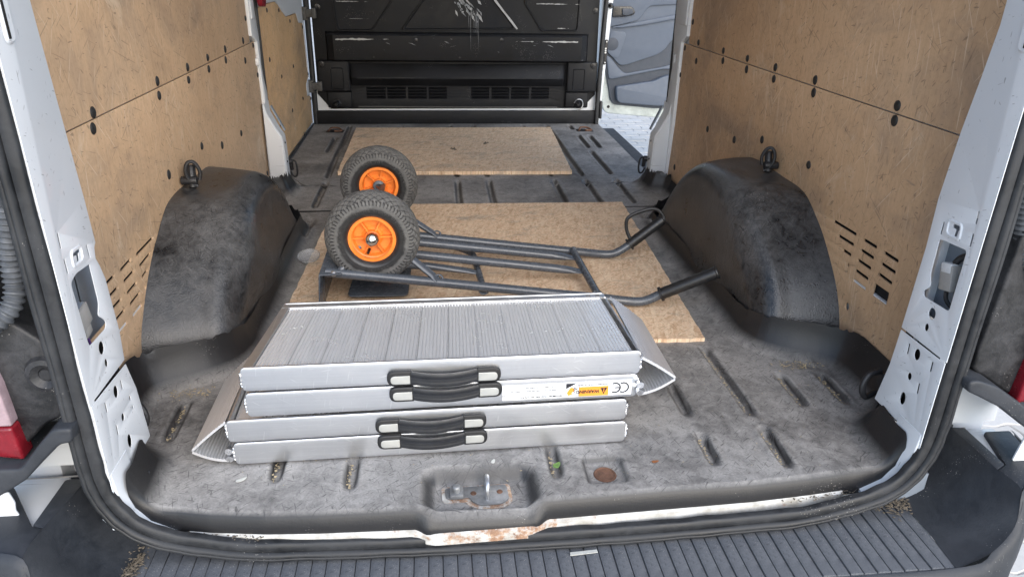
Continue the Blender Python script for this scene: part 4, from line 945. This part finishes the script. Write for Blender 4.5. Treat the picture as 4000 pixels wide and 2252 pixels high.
# ================================================================== aluminium folding ramps
def half_matrix(P0, P1):
    P0 = Vector(P0); P1 = Vector(P1); ex = (P1 - P0).normalized(); ey = Vector((0, 0, 1)).cross(ex).normalized(); ez = ex.cross(ey)
    return Matrix(((ex.x, ey.x, ez.x, P0.x), (ex.y, ey.y, ez.y, P0.y), (ex.z, ey.z, ez.z, P0.z), (0, 0, 0, 1))), (P1 - P0).length
def warp(me, M4): me.transform(M4); return me
DEP = .285
def ramp_half(ramp, P0, P1, H, planks, hx, hz, skew=(.0, .0)):
    M4, L_ = half_matrix(P0, P1)
    # front and back rails: rounded-end channel plates
    def rail(y0, th, nm):
        me = shape_mesh(rounded([(0, 0), (L_, 0), (L_, H), (0, H)], .010, 4), [], th, lambda a_, b_, d: (a_ + (0 if y0 < .1 else skew[0] + (skew[1] - skew[0]) * a_ / L_), y0 + d, b_), .0018)
        return link(nm, warp(me, M4), 'alu_rail', ramp)
    fr = rail(0, .006, 'front_rail'); rail(DEP - .006, .006, 'back_rail')
    sk = lambda x, y: x + (skew[0] + (skew[1] - skew[0]) * x / L_) * (y / DEP)
    for x0, x1 in ((.002, .006), (L_ - .006, L_ - .002)):
        mb = MB(); mb.hexa([(sk(x0, .006), .006, .006), (sk(x1, .006), .006, .006), (sk(x1, DEP - .006), DEP - .006, .006), (sk(x0, DEP - .006), DEP - .006, .006), (sk(x0, .006), .006, H - .004), (sk(x1, .006), .006, H - .004), (sk(x1, DEP - .006), DEP - .006, H - .004), (sk(x0, DEP - .006), DEP - .006, H - .004)])
        me = mb.mesh(); link('end_bar', warp(me, M4), 'alu_rail', ramp)
    for side in (0, 1):       # weld beads down the rail ends
        mb = MB(); xx = -.001 if side == 0 else L_ + .001
        pts = [(xx + random.uniform(-.0012, .0012), .004, .010 + (H - .02) * i / 22) for i in range(23)]
        mb.tube(pts, [random.uniform(.0022, .0042) for _ in pts], 7); link('weld_bead', warp(mb.mesh(), M4), 'weld', ramp, 60)
    # handle
    mb = MB(); hw = .222; y0 = -.003
    def strap_curve(z):
        return [(hx + .045 + (hw - .09) * t, y0 - .004 - .010 * math.sin(math.pi * t) ** .8, hz + z - .003 * math.sin(math.pi * t)) for t in np.linspace(0, 1, 15)]
    rows = []
    for dz, dy in ((-.0135, .004), (-.0142, 0), (-.010, -.0022), (-.0045, -.0005), (-.0035, -.0028), (.0035, -.0028), (.0045, -.0005), (.010, -.0022), (.0142, 0), (.0135, .004)):
        rows.append([(p[0], p[1] + dy, p[2] + dz) for p in strap_curve(0)])
    mb.grid(rows); hd = link('strap_handle', warp(mb.mesh(), M4), 'strap', ramp, 50)
    for e_ in (0, 1):
        def mp_(a_, b_, d, e_=e_): return ((hx + a_) if e_ == 0 else (hx + hw - a_), y0 + .003 - d, hz + b_)
        o = rounded([(0, -.0165), (.048, -.0165), (.048, .0165), (0, .0165)], [.016, .002, .002, .016], 6)
        ec = link('end_boot', warp(shape_mesh(o, [], .0095, mp_, .003), M4), 'strap_edge', hd)
        o = rounded([(.007, -.0095), (.0445, -.0095), (.0445, .0085), (.007, .0085)], [.009, .0015, .0015, .009], 6)
        link('end_cap', warp(shape_mesh(o, [], .002, lambda a_, b_, d, e_=e_: mp_(a_, b_ - .002, d + .0088), .0008), M4), 'satin_cap', hd)
    # deck
    if planks:
        np_ = 12; x0 = .022; wid = (L_ - .040) / np_
        mb = MB(); prof = [(0.0008, -.004), (.0008, .0)]
        nr = 8; pitch = (wid - .004) / nr
        for i in range(nr):
            c = .002 + pitch * (i + .5); prof += [(c - .0031, -.0005), (c - .0026, .0022), (c + .0026, .0022), (c + .0031, -.0005)]
        prof += [(wid - .0014, 0), (wid - .0008, .0036), (wid, .0036), (wid, -.004)]
        D0, D1 = .008, DEP - .020
        mb.grid([[(a_, D0, b_) for a_, b_ in prof], [(a_, (D0 + D1) / 2, b_) for a_, b_ in prof], [(a_, D1, b_) for a_, b_ in prof]])
        me0 = mb.mesh('deck_plank'); me0.materials.append(M['alu_deck']); finish(me0, 25)
        for i in range(np_):
            me = me0 if abs(skew[0]) + abs(skew[1]) < 1e-6 else me0.copy()
            xb = x0 + i * wid
            for v in me.vertices: v.co.x = sk(v.co.x + xb, v.co.y) if me is not me0 else v.co.x
            o = bpy.data.objects.new('deck_plank', me); COL.objects.link(o); o.parent = ramp; o.matrix_parent_inverse = PW(ramp).inverted()
            o.matrix_basis = M4 @ T(0 if me is not me0 else xb, 0, H - .006)
        mb = MB(); f_ = lambda x, y, z: (sk(x, y), y, z)
        mb.hexa([f_(.004, DEP - .025, H - .006), f_(L_ - .004, DEP - .025, H - .006), f_(L_ - .004, DEP - .0062, H - .006), f_(.004, DEP - .0062, H - .006), f_(.004, DEP - .025, H - .0015), f_(L_ - .004, DEP - .025, H - .0015), f_(L_ - .004, DEP - .0062, H - .0015), f_(.004, DEP - .0062, H - .0015)])
        link('deck_edge', warp(mb.mesh(), M4), 'alu_rail', ramp)
        mb = MB(); mb.hexa([f_(.0045, .0062, H - .006), f_(.0215, .0062, H - .006), f_(.0215, DEP - .0255, H - .006), f_(.0045, DEP - .0255, H - .006), f_(.0045, .0062, H - .0018), f_(.0215, .0062, H - .0018), f_(.0215, DEP - .0255, H - .0018), f_(.0045, DEP - .0255, H - .0018)])
        link('deck_edge', warp(mb.mesh(), M4), 'alu_rail', ramp)
        for x_ in (L_ - .045, L_ - .022):
            mb = MB(); mb.lathe([(0, .002), (.004, .0016), (.006, 0)], T(sk(x_, DEP), DEP - .015, H - .0016), 10); link('rivet', warp(mb.mesh(), M4), 'zinc', ramp)
    else:
        mb = MB(); mb.box((.008, .008, H * .45), (L_ - .008, DEP - .008, H * .55)); link('deck', warp(mb.mesh(), M4), 'alu_deck', ramp)
    return fr, M4, L_
rampA = root('folding_ramp', (-.18, .29, 0), 'lower folded aluminium ramp resting on the floor, its lip pointing left', 'ramp', 'folded aluminium ramps')
rampB = root('folding_ramp', (-.16, .29, .113), 'upper folded aluminium ramp with orange warning label on its side', 'ramp', 'folded aluminium ramps')
ramp_half(rampA, (-.580, .143, .0045), (.215, .158, .0045), .051, False, .280, .038)
ramp_half(rampA, (-.587, .143, .0580), (.212, .158, .0605), .050, False, .285, .022)
frB, MB4, LB = ramp_half(rampB, (-.544, .146, .1135), (.230, .158, .1165), .053, False, .273, .038)
ramp_half(rampB, (-.547, .148, .1700), (.232, .157, .1715), .052, True, .273, .018, (.034, -.010))
def lip(ramp, sx, x0, zt, zb, xt, ztip, y0, y1, yc):
    # two curved transition plates meeting at the tip
    for (za_, zb_, nm) in ((zt, ztip + .0015, 'lip_plate'), (zb, ztip - .0015, 'lip_plate')):
        rows = []; th = .0055
        n_ = 26
        for j in range(n_ + 1):
            t = j / n_; x = x0 + (xt - x0) * t; z = za_ + (zb_ - za_) * t + (-.006 if za_ < ztip else .002) * math.sin(math.pi * t)
            rib = .0016 * (1 if j % 2 else 0)
            rows.append([(x, y0, z - th), (x, y0, z + rib), (x + (xt - x0) * 0, y1 - yc * t, z + rib), (x, y1 - yc * t, z - th), (x, y0, z - th)])
        mb = MB(); mb.grid(rows); mb.add(rows[-1][:4], [(0, 1, 2, 3)]); mb.build(nm, 'alu_lip', ramp, ang=20)
    mb = MB(); mb.tube([(x0 + sx * .002, y0 - .004, zb + .004), (x0 + sx * .002, y0 + .006, zb + .006)], .0075, 10); mb.tube([(x0 + sx * .002, y0 - .004, zb + .022), (x0 + sx * .002, y0 + .006, zb + .022)], .0075, 10); mb.build('hinge', 'weld', ramp)
lip(rampB, 1, .2315, .214, .128, .306, .163, .150, .436, .030)
lip(rampA, -1, -.5895, .103, .012, -.662, .038, .150, .430, .020)
# warning label on the second rail (printed upside down, as it lies)
def LM(u, v, d=.0): return MB4 @ T(LB - .010 - u, -.0012 - d, .0455 - v) @ RX(R(90)) @ RZ(R(180))
def lab_rect(name, u0, v0, u1, v1, d, mat, par, r_=0.0, holes=()):
    pts = [(u0, v0), (u1, v0), (u1, v1), (u0, v1)]
    if r_: pts = rounded(pts, r_)
    me = shape_mesh(pts, holes, .0005, lambda a_, b_, dd: tuple(MB4 @ Vector((LB - .010 - a_, -.0006 - d - dd, .0070 + (.036 - b_)))), 0)
    return link(name, me, mat, par)
def lab_text(s, u, v, size, mat, par, align='LEFT', bold=0.0, shear=0.0, d=.0022):
    M5 = MB4 @ T(LB - .010 - u, -d, .0070 + (.036 - v)) @ RX(R(90)) @ RZ(R(180))
    me = text_mesh(s, size, M5, .0003, align, bold, shear); return link('print', me, mat, par, fin=False)
lab = lab_rect('warning_label', .002, .001, .268, .036, 0, 'label_white', rampB)
# "CE"
def arc(cx_a, cy_a, r1, r2, n_=18, a0=R(58), a1=R(302)):
    return [(cx_a + r2 * math.cos(t), cy_a + r2 * math.sin(t)) for t in np.linspace(a0, a1, n_)] + [(cx_a + r1 * math.cos(t), cy_a + r1 * math.sin(t)) for t in np.linspace(a1, a0, n_)]
def lab_poly(pts, d, mat):
    link('print', shape_mesh(pts, [], .0004, lambda a_, b_, dd: tuple(MB4 @ Vector((LB - .010 - a_, -.0006 - d - dd, .0070 + (.036 - b_)))), 0), mat, lab)
lab_poly(arc(.0200, .0185, .0095, .0125), .0011, 'ink'); lab_poly(arc(.0370, .0185, .0095, .0125), .0011, 'ink')
lab_poly([(.0265, .0172), (.0370, .0172), (.0370, .0198), (.0265, .0198)], .0011, 'ink')
lab_poly([(.0505, .0025), (.1120, .0025), (.1120, .0350), (.0505, .0350)], .0008, 'ink_grey')
lab_poly([(.0510, .0125), (.1115, .0125), (.1115, .0345), (.0510, .0345)], .0014, 'label_orange'); lab_poly([(.0510, .0030), (.1115, .0030), (.1115, .0122), (.0510, .0122)], .0014, 'label_white')
lab_poly([(.0535, .0165), (.0675, .0165), (.0605, .0310)], .0020, 'ink')
lab_text('!', .0605, .0215, .011, 'label_orange', lab, 'CENTER', .0003, 0, .0034)
lab_text('WARNING', .0690, .0232, .0100, 'ink', lab, 'LEFT', .00032, .2, .0030)
lab_text('AVOID SERIOUS INJURY OR DEATH', .0522, .0076, .0040, 'ink', lab, 'LEFT', .00005, 0, .0030)
# pictogram: tipping figure, ramp corner
lab_poly([(.1125, .0025), (.1385, .0025), (.1385, .0350), (.1125, .0350)], .0008, 'ink_grey'); lab_poly([(.1130, .0030), (.1380, .0030), (.1380, .0345), (.1130, .0345)], .0014, 'label_white')
lab_poly([(.1380, .0030), (.1180, .0030), (.1380, .0145)], .0020, 'ink')
lab_poly(rounded([(.1240, .0130), (.1290, .0120), (.1320, .0160), (.1370, .0250), (.1330, .0320), (.1290, .0290), (.1250, .0310), (.1270, .0250), (.1230, .0210), (.1210, .0190)], .001, 2), .0020, 'label_orange')
lab_poly(ell((.1165, .0160), .0015, .0015, 10), .0020, 'ink'); lab_poly([(.1180, .0150), (.1215, .0190), (.1205, .0240), (.1225, .0250), (.1235, .0190), (.1190, .0135)], .0024, 'ink'); lab_poly([(.1205, .0120), (.1245, .0150), (.1240, .0165), (.1195, .0132)], .0024, 'ink')
lab_poly([(.1390, .0025), (.2640, .0025), (.2640, .0350), (.1390, .0350)], .0008, 'ink_grey')
lab_poly([(.1394, .0222), (.2636, .0222), (.2636, .0346), (.1394, .0346)], .0014, 'label_white'); lab_poly([(.1394, .0029), (.2636, .0029), (.2636, .0218), (.1394, .0218)], .0014, 'label_white')
lab_text('\u2022 MAXIMUM LOAD 600 LBS / 272 KG', .1430, .0300, .0056, 'ink', lab, 'LEFT', .00008, 0, .0030)
lab_text('DO NOT EXCEED 8/9/10 IN HEIGHT LIMIT TO GROUND LEVEL: 6\u2019 ramps - 12" in height, 7\u2019 ramps - 16" in height', .1405, .0249, .0027, 'ink_grey', lab, 'LEFT', 0, 0, .0030)
lab_text('\u2022 Secure ramps to truck or trailer with safety straps before use.', .1430, .0160, .0042, 'ink', lab, 'LEFT', .00004, 0, .0030)
lab_text('\u2022 Use ramps on a stable and level surface only', .1430, .0085, .0042, 'ink', lab, 'LEFT', .00004, 0, .0030)

# ================================================================== hand truck lying on its face
ht = root('hand_truck', (-.10, .97, .012), 'grey tubular hand truck lying on its face, two black tyres on orange rims', 'hand truck')
fz = lambda x: .140 + (x + .47) / .87 * (.029 - .140)
FP = 'frame_paint'
YN, YF_ = .797, 1.157
nearpts = [(-.475, YN, fz(-.475)), (-.2, YN, fz(-.2)), (.10, YN - .004, fz(.1)), (.30, YN - .006, fz(.30)), (.375, YN - .008, .0315), (.412, .785, .030), (.440, .782, .037), (.473, .777, .056), (.540, .762, .094)]
farpts = [(-.475, YF_, fz(-.475)), (-.2, YF_, fz(-.2)), (.10, YF_, fz(.1)), (.30, YF_ + .002, fz(.30)), (.375, YF_ + .004, .0315), (.412, 1.160, .030), (.440, 1.162, .037), (.477, 1.165, .060), (.535, 1.168, .104)]
for pts in (nearpts, farpts):
    mb = MB(); mb.tube(smooth(pts, 5), .0135, 14); mb.build('side_tube', FP, ht)
grips = []
for A_, B_ in (((.470, .778, .0545), (.618, .738, .139)), ((.476, 1.165, .0595), (.590, 1.169, .150))):
    A_ = Vector(A_); B_ = Vector(B_); d = (B_ - A_).normalized(); mb = MB()
    L_ = (B_ - A_).length
    pts = [A_, A_ + d * .001, A_ + d * .007, A_ + d * .008] + [A_ + d * (.012 + (L_ - .026) * t) for t in np.linspace(0, 1, 14)] + [B_ - d * .006, B_ - d * .004, B_]
    rr = [.017, .022, .022, .0175] + [.0170 + .0009 * (i % 2) for i in range(14)] + [.0175, .020, .019]
    mb.tube(pts, rr, 14); g = mb.build('grip', 'grip', ht); grips.append(g)
mb = MB(); mb.tube(smooth([(.484, 1.165, .072), (.470, 1.180, .105), (.467, 1.186, .136), (.476, 1.188, .152), (.500, 1.188, .165), (.540, 1.186, .178), (.566, 1.182, .178), (.582, 1.174, .166), (.590, 1.168, .152)], 6), .0062, 10); mb.build('hand_guard', 'grip', ht)
for y0, y1 in ((1.088, 1.088), (.984, .976)):
    mb = MB(); xs_ = [-.455, -.3, -.1, .10, .20, .235, .262, .278]
    mb.tube([(x, y0 + (y1 - y0) * (x + .455) / .73, fz(x) + .004) for x in xs_], [.0135] * 5 + [.0135, .0125, .0115], 14, flat=[1, 1, 1, 1, 1, .85, .5, .32]); mb.build('inner_tube', FP, ht)
mb = MB(); mb.tube([(.281, YF_ - .004, fz(.281) + .006), (.284, 1.06, fz(.284) + .008), (.288, .92, fz(.288) + .008), (.292, YN + .004, fz(.29) + .006)], .0115, 12); mb.build('crossbar', FP, ht)
mb = MB(); mb.tube(smooth([(-.16, 1.150, .085), (-.085, 1.145, .064), (-.052, 1.12, .052), (-.047, 1.05, .050), (-.040, .93, .049), (-.038, .86, .052), (-.040, .805, .070)]), .0105, 12); mb.build('crossbar', FP, ht)
mb = MB(); mb.tube([(-.42, .985, .090), (-.2, .987, .073), (-.09, .983, .058), (-.05, .981, .052)], [.0115, .0115, .0115, .010], 12, flat=[1, 1, .8, .4]); mb.build('lower_rod', FP, ht)
for px, py, pz in ((.284, YF_ - .008, fz(.284) + .004), (.291, YN + .006, fz(.291) + .004), (-.168, YN, fz(-.168) + .010), (-.168, YF_, fz(-.168) + .010), (-.040, YN + .006, .072), (-.17, YF_ - .006, .09)):
    mb = MB(); pts = [(px + .013 * math.cos(t), py + .006 * math.sin(t), pz + .011 * math.sin(t)) for t in np.linspace(0, 2 * math.pi, 13)]
    mb.tube(pts, [random.uniform(.0024, .0038) for _ in pts], 7); mb.build('weld_bead', FP, ht, ang=60)
HX, HZ = -.345, .229
for y0, yy in ((YN, .865), (YF_, 1.150)):
    mb = MB(); mb.tube([(-.168, y0, fz(-.168) + .006), (-.185, y0 + (yy - y0) * .1, fz(-.185) + .018), (HX + .02, yy, HZ - .006), (HX, yy, HZ)], [.011, .011, .011, .011], 12, flat=[.35, .8, 1, 1]); mb.build('brace', FP, ht)
    mb = MB(); mb.tube([(-.44, y0, fz(-.44)), (HX - .015, yy, HZ - .01), (HX, yy, HZ)], .011, 12); mb.build('brace', FP, ht)
mb = MB(); mb.tube([(HX, .838, HZ), (HX, 1.335, HZ)], .0095, 14); ax = mb.build('axle', 'axle_steel', ht)
mb = MB(); mb.prism([(-.489, YN - .035, .147), (-.489, YF_ + .035, .147), (-.500, YF_ + .035, .0125), (-.500, YN - .035, .0125)], (.004, 0, 0)); tp = mb.build('toe_plate', FP, ht, .001)
mb = MB(); mb.prism([(-.4885, YN - .035, .1475), (-.4885, YF_ + .035, .1475), (-.43, YF_ + .02, .1425), (-.43, YN - .02, .1425)], (0, 0, -.004)); mb.build('toe_flange', FP, ht, .001)
mb = MB(); mb.prism([(a_, b_, .028) for a_, b_ in rounded([(-.432, .872), (-.257, .868), (-.250, 1.10), (-.425, 1.10)], .022)], (0, 0, .004)); mb.build('folding_plate', FP, ht, .001)
mb = MB(); mb.tube([(-.45, .985, .10), (-.40, .985, .060), (-.36, .985, .033)], .009, 10); mb.build('plate_support', FP, ht)
mb = MB(); mb.lathe([(0, .007), (.005, .0068), (.008, .004), (.009, 0)], T(-.452, YN - .012, fz(-.452) + .003) @ RX(R(90)), 12); mb.build('bolt', 'zinc', ht)
# wheels
def make_tyre():
    NT_, NS = 544, 76; Rm_, rs, rw = .0905, .0395, .0415
    V = []; tr = []
    for i in range(NT_):
        th = 2 * math.pi * i / NT_
        for j in range(NS):
            ph = 2 * math.pi * j / NS - math.pi
            c_, s_ = math.cos(ph), math.sin(ph)
            r = Rm_ + rs * (abs(c_) ** .80) * (1 if c_ > 0 else -1) * (1 if c_ > 0 else .78); y = rw * (abs(s_) ** .86) * (1 if s_ > 0 else -1)
            g = 0
            if abs(ph) < 1.38:
                n_ = 34; u = th * n_ / (2 * math.pi); w = ph * 2.1
                d1 = abs(((u + w) % 1) - .5); d2 = abs(((u - w) % 1) - .5)
                if abs(ph) < 1.12: g = 1 if min(.5 - d1, .5 - d2) < .085 else 0
                else: g = 1 if abs(((u + 1.12 * 2.1) % .5) - .25) > .205 else 0
                r -= .0036 * g * math.cos(ph * .9); y -= .0028 * g * math.sin(ph)
            elif -.62 < c_ < -.30: r += 0; y += .0010 * (1 if s_ > 0 else -1)
            V.append((r * math.cos(th), y, r * math.sin(th))); tr.append(float(g))
    F_ = [(i * NS + j, i * NS + (j + 1) % NS, ((i + 1) % NT_) * NS + (j + 1) % NS, ((i + 1) % NT_) * NS + j) for i in range(NT_) for j in range(NS)]
    me = bpy.data.meshes.new('tyre'); me.from_pydata(V, [], F_); me.update()
    at_ = me.attributes.new('tread', 'FLOAT', 'POINT'); at_.data.foreach_set('value', tr)
    return me
tyre_me = make_tyre(); tyre_me.materials.append(M['tyre']); finish(tyre_me, 40)
def make_rim(out):
    """out = -1: face seen from outside (towards -y)"""
    mb = MB(); A_ = RX(R(90))
    mb.lathe([(.056, .027), (.0655, .027), (.0675, .024), (.0675, .018), (.062, .014), (.0585, .0145), (.0545, .012), (.050, -.001), (.030, -.003), (.022, .004), (.0205, .020), (.0165, .020), (.0155, -.02)], A_, 48)
    mb.lathe([(.062, -.027), (.0665, -.027), (.0675, -.022), (.062, -.012), (.050, -.006), (.022, -.008), (.020, -.022), (.0155, -.022), (.0155, .0)], A_, 48)
    for i in range(6):
        t = 2 * math.pi * i / 6 + .35
        M5 = A_ @ RZ(t); mb.box((.020, -.0018, -.004), (.056, .0018, .0125), M5); mb.box((.020, -.0018, -.020), (.058, .0018, -.006), M5)
    return mb.mesh('rim')
rim_me = make_rim(-1); rim_me.materials.append(M['orange_plastic']); finish(rim_me, 30)
def ring_text(s, par, W4, r, t0, size, face=-1):
    """raised sidewall lettering, one letter after another round the tyre"""
    t = t0
    for ch in s:
        if ch != ' ':
            M5 = W4 @ T(math.cos(t) * r, face * .0418, math.sin(t) * r) @ RY(-(t - math.pi / 2)) @ RX(R(90))
            link('raised_letter', text_mesh(ch, size, M5, .003), 'tyre_text', par, fin=False)
        t -= size * (.78 if ch != '1' else .5) / r
for name_y, rot in ((.835, .3), (1.345, 1.1)):
    w = bpy.data.objects.new('wheel', tyre_me.copy() if False else tyre_me); w.name = 'wheel'; COL.objects.link(w); w.parent = ht; w.matrix_parent_inverse = PW(ht).inverted()
    W4 = T(HX + (.0 if name_y < 1 else -.012), name_y, HZ) @ RY(rot); w.matrix_basis = W4
    rm = bpy.data.objects.new('rim', rim_me); COL.objects.link(rm); rm.parent = w
    N4 = T(HX + (.0 if name_y < 1 else -.012), name_y, HZ)
    hubm = MB()
    if name_y < 1:
        hubm.lathe([(.0205, .018), (.0205, .024), (.0190, .032), (.0145, .039), (.008, .043), (0, .0442)], N4 @ RX(R(90)), 28); hubm.build('hub_cap', 'chrome', w)
        mb = MB(); mb.tube([(HX - .010, name_y - .006, HZ - .036), (HX - .013, name_y - .026, HZ - .040)], [.0042, .0036], 10); mb.build('valve', 'grip', w)
        ring_text('3.00-4', w, N4, .086, R(205), .016); ring_text('NOT FOR HIGHWAY USE', w, N4, .086, R(118), .0085); ring_text('MAX PSI 30', w, N4, .086, R(32), .008); ring_text('3.00-4', w, N4, .086, R(-62), .012)
    else:
        hubm.lathe([(.0105, .022), (.0180, .022), (.0200, .026), (.0180, .031), (.0105, .033)], N4 @ RX(R(90)), 24); hubm.build('hub_ring', 'hub_grey', w)
        ring_text('3.00-4', w, N4, .086, R(48), .014); ring_text('INNER TUBE', w, N4, .086, R(122), .009)

# ================================================================== small loose things
cl = MB(); M5 = T(-.590, 1.215, .0135) @ RX(R(14)) @ RZ(.4)
cl.lathe([(0, .0015), (.026, .0015), (.031, .004), (.0345, .012), (.0365, .0135), (.0360, .0155), (.0330, .0150), (.0300, .0055), (.0255, .003), (0, .003)], M5, 36)
o = cl.build('plastic_dish', 'clear_plastic', None); o['label'] = 'round clear plastic dish lying beside the left wheel arch'; o['category'] = 'dish'
def leaf(name, pts, z0, mat, label, cat, curl=.004, ang=0):
    n_ = len(pts); cxx = sum(p[0] for p in pts) / n_; cyy = sum(p[1] for p in pts) / n_
    v = []; 
    for lay_ in (0, .0006):
        v += [(a_, b_, z0 + lay_ + curl * (((a_ - cxx) ** 2 + (b_ - cyy) ** 2) / .0004)) for a_, b_ in pts] + [(cxx, cyy, z0 + lay_)]
    f = [(i, (i + 1) % n_, n_) for i in range(n_)] + [(n_ + 1 + (i + 1) % n_, n_ + 1 + i, 2 * n_ + 1) for i in range(n_)] + [((i + 1) % n_, i, n_ + 1 + i, n_ + 1 + (i + 1) % n_) for i in range(n_)]
    mb = MB(); mb.add(v, f); o = mb.build(name, mat, None); o['label'] = label; o['category'] = cat
def leafpts(cx_a, cy_a, L_, W_, ang):
    out = []
    for t in np.linspace(0, 2 * math.pi, 14, endpoint=False):
        a_ = math.cos(t) * L_; b_ = math.sin(t) * W_ * (1 - .35 * math.cos(t)) * random.uniform(.8, 1.1); out.append((cx_a + a_ * math.cos(ang) - b_ * math.sin(ang), cy_a + a_ * math.sin(ang) + b_ * math.cos(ang)))
    return out
leaf('leaf', leafpts(.059, .092, .011, .007, .9), .003, 'leaf_green', 'small green leaf on the floor groove below the ramp handles', 'leaf')
leaf('leaf', leafpts(.262, .088, .008, .004, .2), .003, 'leaf_brown', 'tiny reddish brown leaf on the rubber floor right of the round hole', 'leaf')
leaf('paint_flake', leafpts(-.560, .098, .011, .0045, .6), .002, 'flake_pale', 'pale flake on the rubber floor below the left ramp lip', 'flake')
leaf('paint_flake', leafpts(-.068, .118, .007, .004, 1.2), .0005, 'flake_pale', 'pale flake just above the floor latch recess', 'flake')
mb = MB(); mb.prism([(.066, -.052, ST + .0025), (.120, -.048, ST + .0025), (.119, -.041, ST + .0025), (.067, -.044, ST + .0025)], (0, 0, .0015)); o = mb.build('plastic_strip', 'flake_pale', None); o['label'] = 'thin white plastic strip lying on the ribbed step under the seal'; o['category'] = 'strip'
# uncountable crumbs: one object
chips_v = []; chips_f = []
def chip(x, y, z, s_, flat=.35, elong=1.0):
    an = random.uniform(0, math.pi); o_ = len(chips_v); pts = []
    for k_ in range(4):
        t = an + k_ * math.pi / 2 + random.uniform(-.4, .4); rr = s_ * random.uniform(.6, 1.2) * (elong if k_ % 2 == 0 else 1 / elong ** .5); pts.append((x + math.cos(t) * rr, y + math.sin(t) * rr, z))
    chips_v.extend(pts); chips_v.append((x + random.uniform(-.3, .3) * s_, y + random.uniform(-.3, .3) * s_, z + s_ * flat * random.uniform(.5, 1.4)))
    chips_f.extend([(o_ + k_, o_ + (k_ + 1) % 4, o_ + 4) for k_ in range(4)] + [(o_ + 3, o_ + 2, o_ + 1, o_)])
for gx, y0, y1, n_, e_ in ((.531, .25, .56, 90, 1), (.672, .27, .41, 60, 1), (.778, .27, .41, 70, 1), (.533, .06, .19, 40, 1), (.385, .07, .18, 40, 1), (.054, .055, .16, 40, 1), (-.352, .055, .15, 45, 1), (-.50, .09, .16, 30, 1), (-.745, .24, .40, 60, 1), (.673, 1.82, 2.17, 30, 1), (.528, 2.3, 2.9, 25, 1), (-.655, 1.82, 2.17, 40, 1), (-.66, 2.6, 3.3, 30, 1)):
    for i in range(n_): chip(gx - .004 + random.gauss(0, .0035), random.uniform(y0, y1), -.0085, random.uniform(.0012, .0034))
for i in range(150): chip(random.uniform(-.6, .75), random.uniform(.05, .55), .0012, random.uniform(.0007, .0017), .3, random.choice((1, 1, 2)))
for i in range(90): chip(random.uniform(-.7, .75), random.uniform(1.82, 3.35), .0015 if False else .002, random.uniform(.0012, .0032))
for i in range(120): chip(random.gauss(.735, .03), .44 + random.gauss(0, .012), .006, random.uniform(.001, .003))
for i in range(120): chip(random.gauss(-.73, .035), .42 + random.gauss(0, .012), .006, random.uniform(.001, .003))
mb = MB(); mb.add(chips_v, chips_f); mb.build('floor_crumbs', 'straw', None, ang=10, label='pale crumbs and husks scattered in the floor grooves', category='crumbs', kind='stuff')
chips_v = []; chips_f = []
for cx_a, cy_a, sx_, sy_ in ((-.748, -.015, .012, .035), (.775, .04, .028, .018)):
    for i in range(260): chip(cx_a + random.gauss(0, sx_), cy_a + random.gauss(0, sy_), ST + .002 + abs(random.gauss(0, .004)), random.uniform(.0015, .0045), .4, random.choice((1, 1.6, 2.6)))
for i in range(160):
    x = random.choice((-1, 1)) * random.uniform(.50, .70); chip(x, float(lip_y(x)) - .004 - random.uniform(0, .014), -.044, random.uniform(.001, .0032), .4, random.choice((1, 2)))
mb = MB(); mb.add(chips_v, chips_f); mb.build('chaff', 'soil', None, ang=10, label='dry chaff and soil caught in the corners of the bumper step', category='chaff', kind='stuff')
chips_v = []; chips_f = []
for i in range(230): chip(random.uniform(-.60, .45) , random.uniform(2.3, 3.1), .0185, random.choice((.0009, .0014, .003)) * random.uniform(.7, 1.4))
for i in range(5): chip(-.06 + random.gauss(0, .012), 2.70 + random.gauss(0, .01), .0185, .009, .8); chip(.12 + random.gauss(0, .02), 2.83 + random.gauss(0, .012), .0185, .010, .6)
for i in range(90): chip(random.uniform(-.2, .5), random.uniform(1.2, 1.75), .0125, random.uniform(.0008, .002))
mb = MB(); mb.add(chips_v, chips_f); mb.build('grit', 'soil', None, ang=10, label='dark grit and stone chips lying on the two boards', category='grit', kind='stuff')
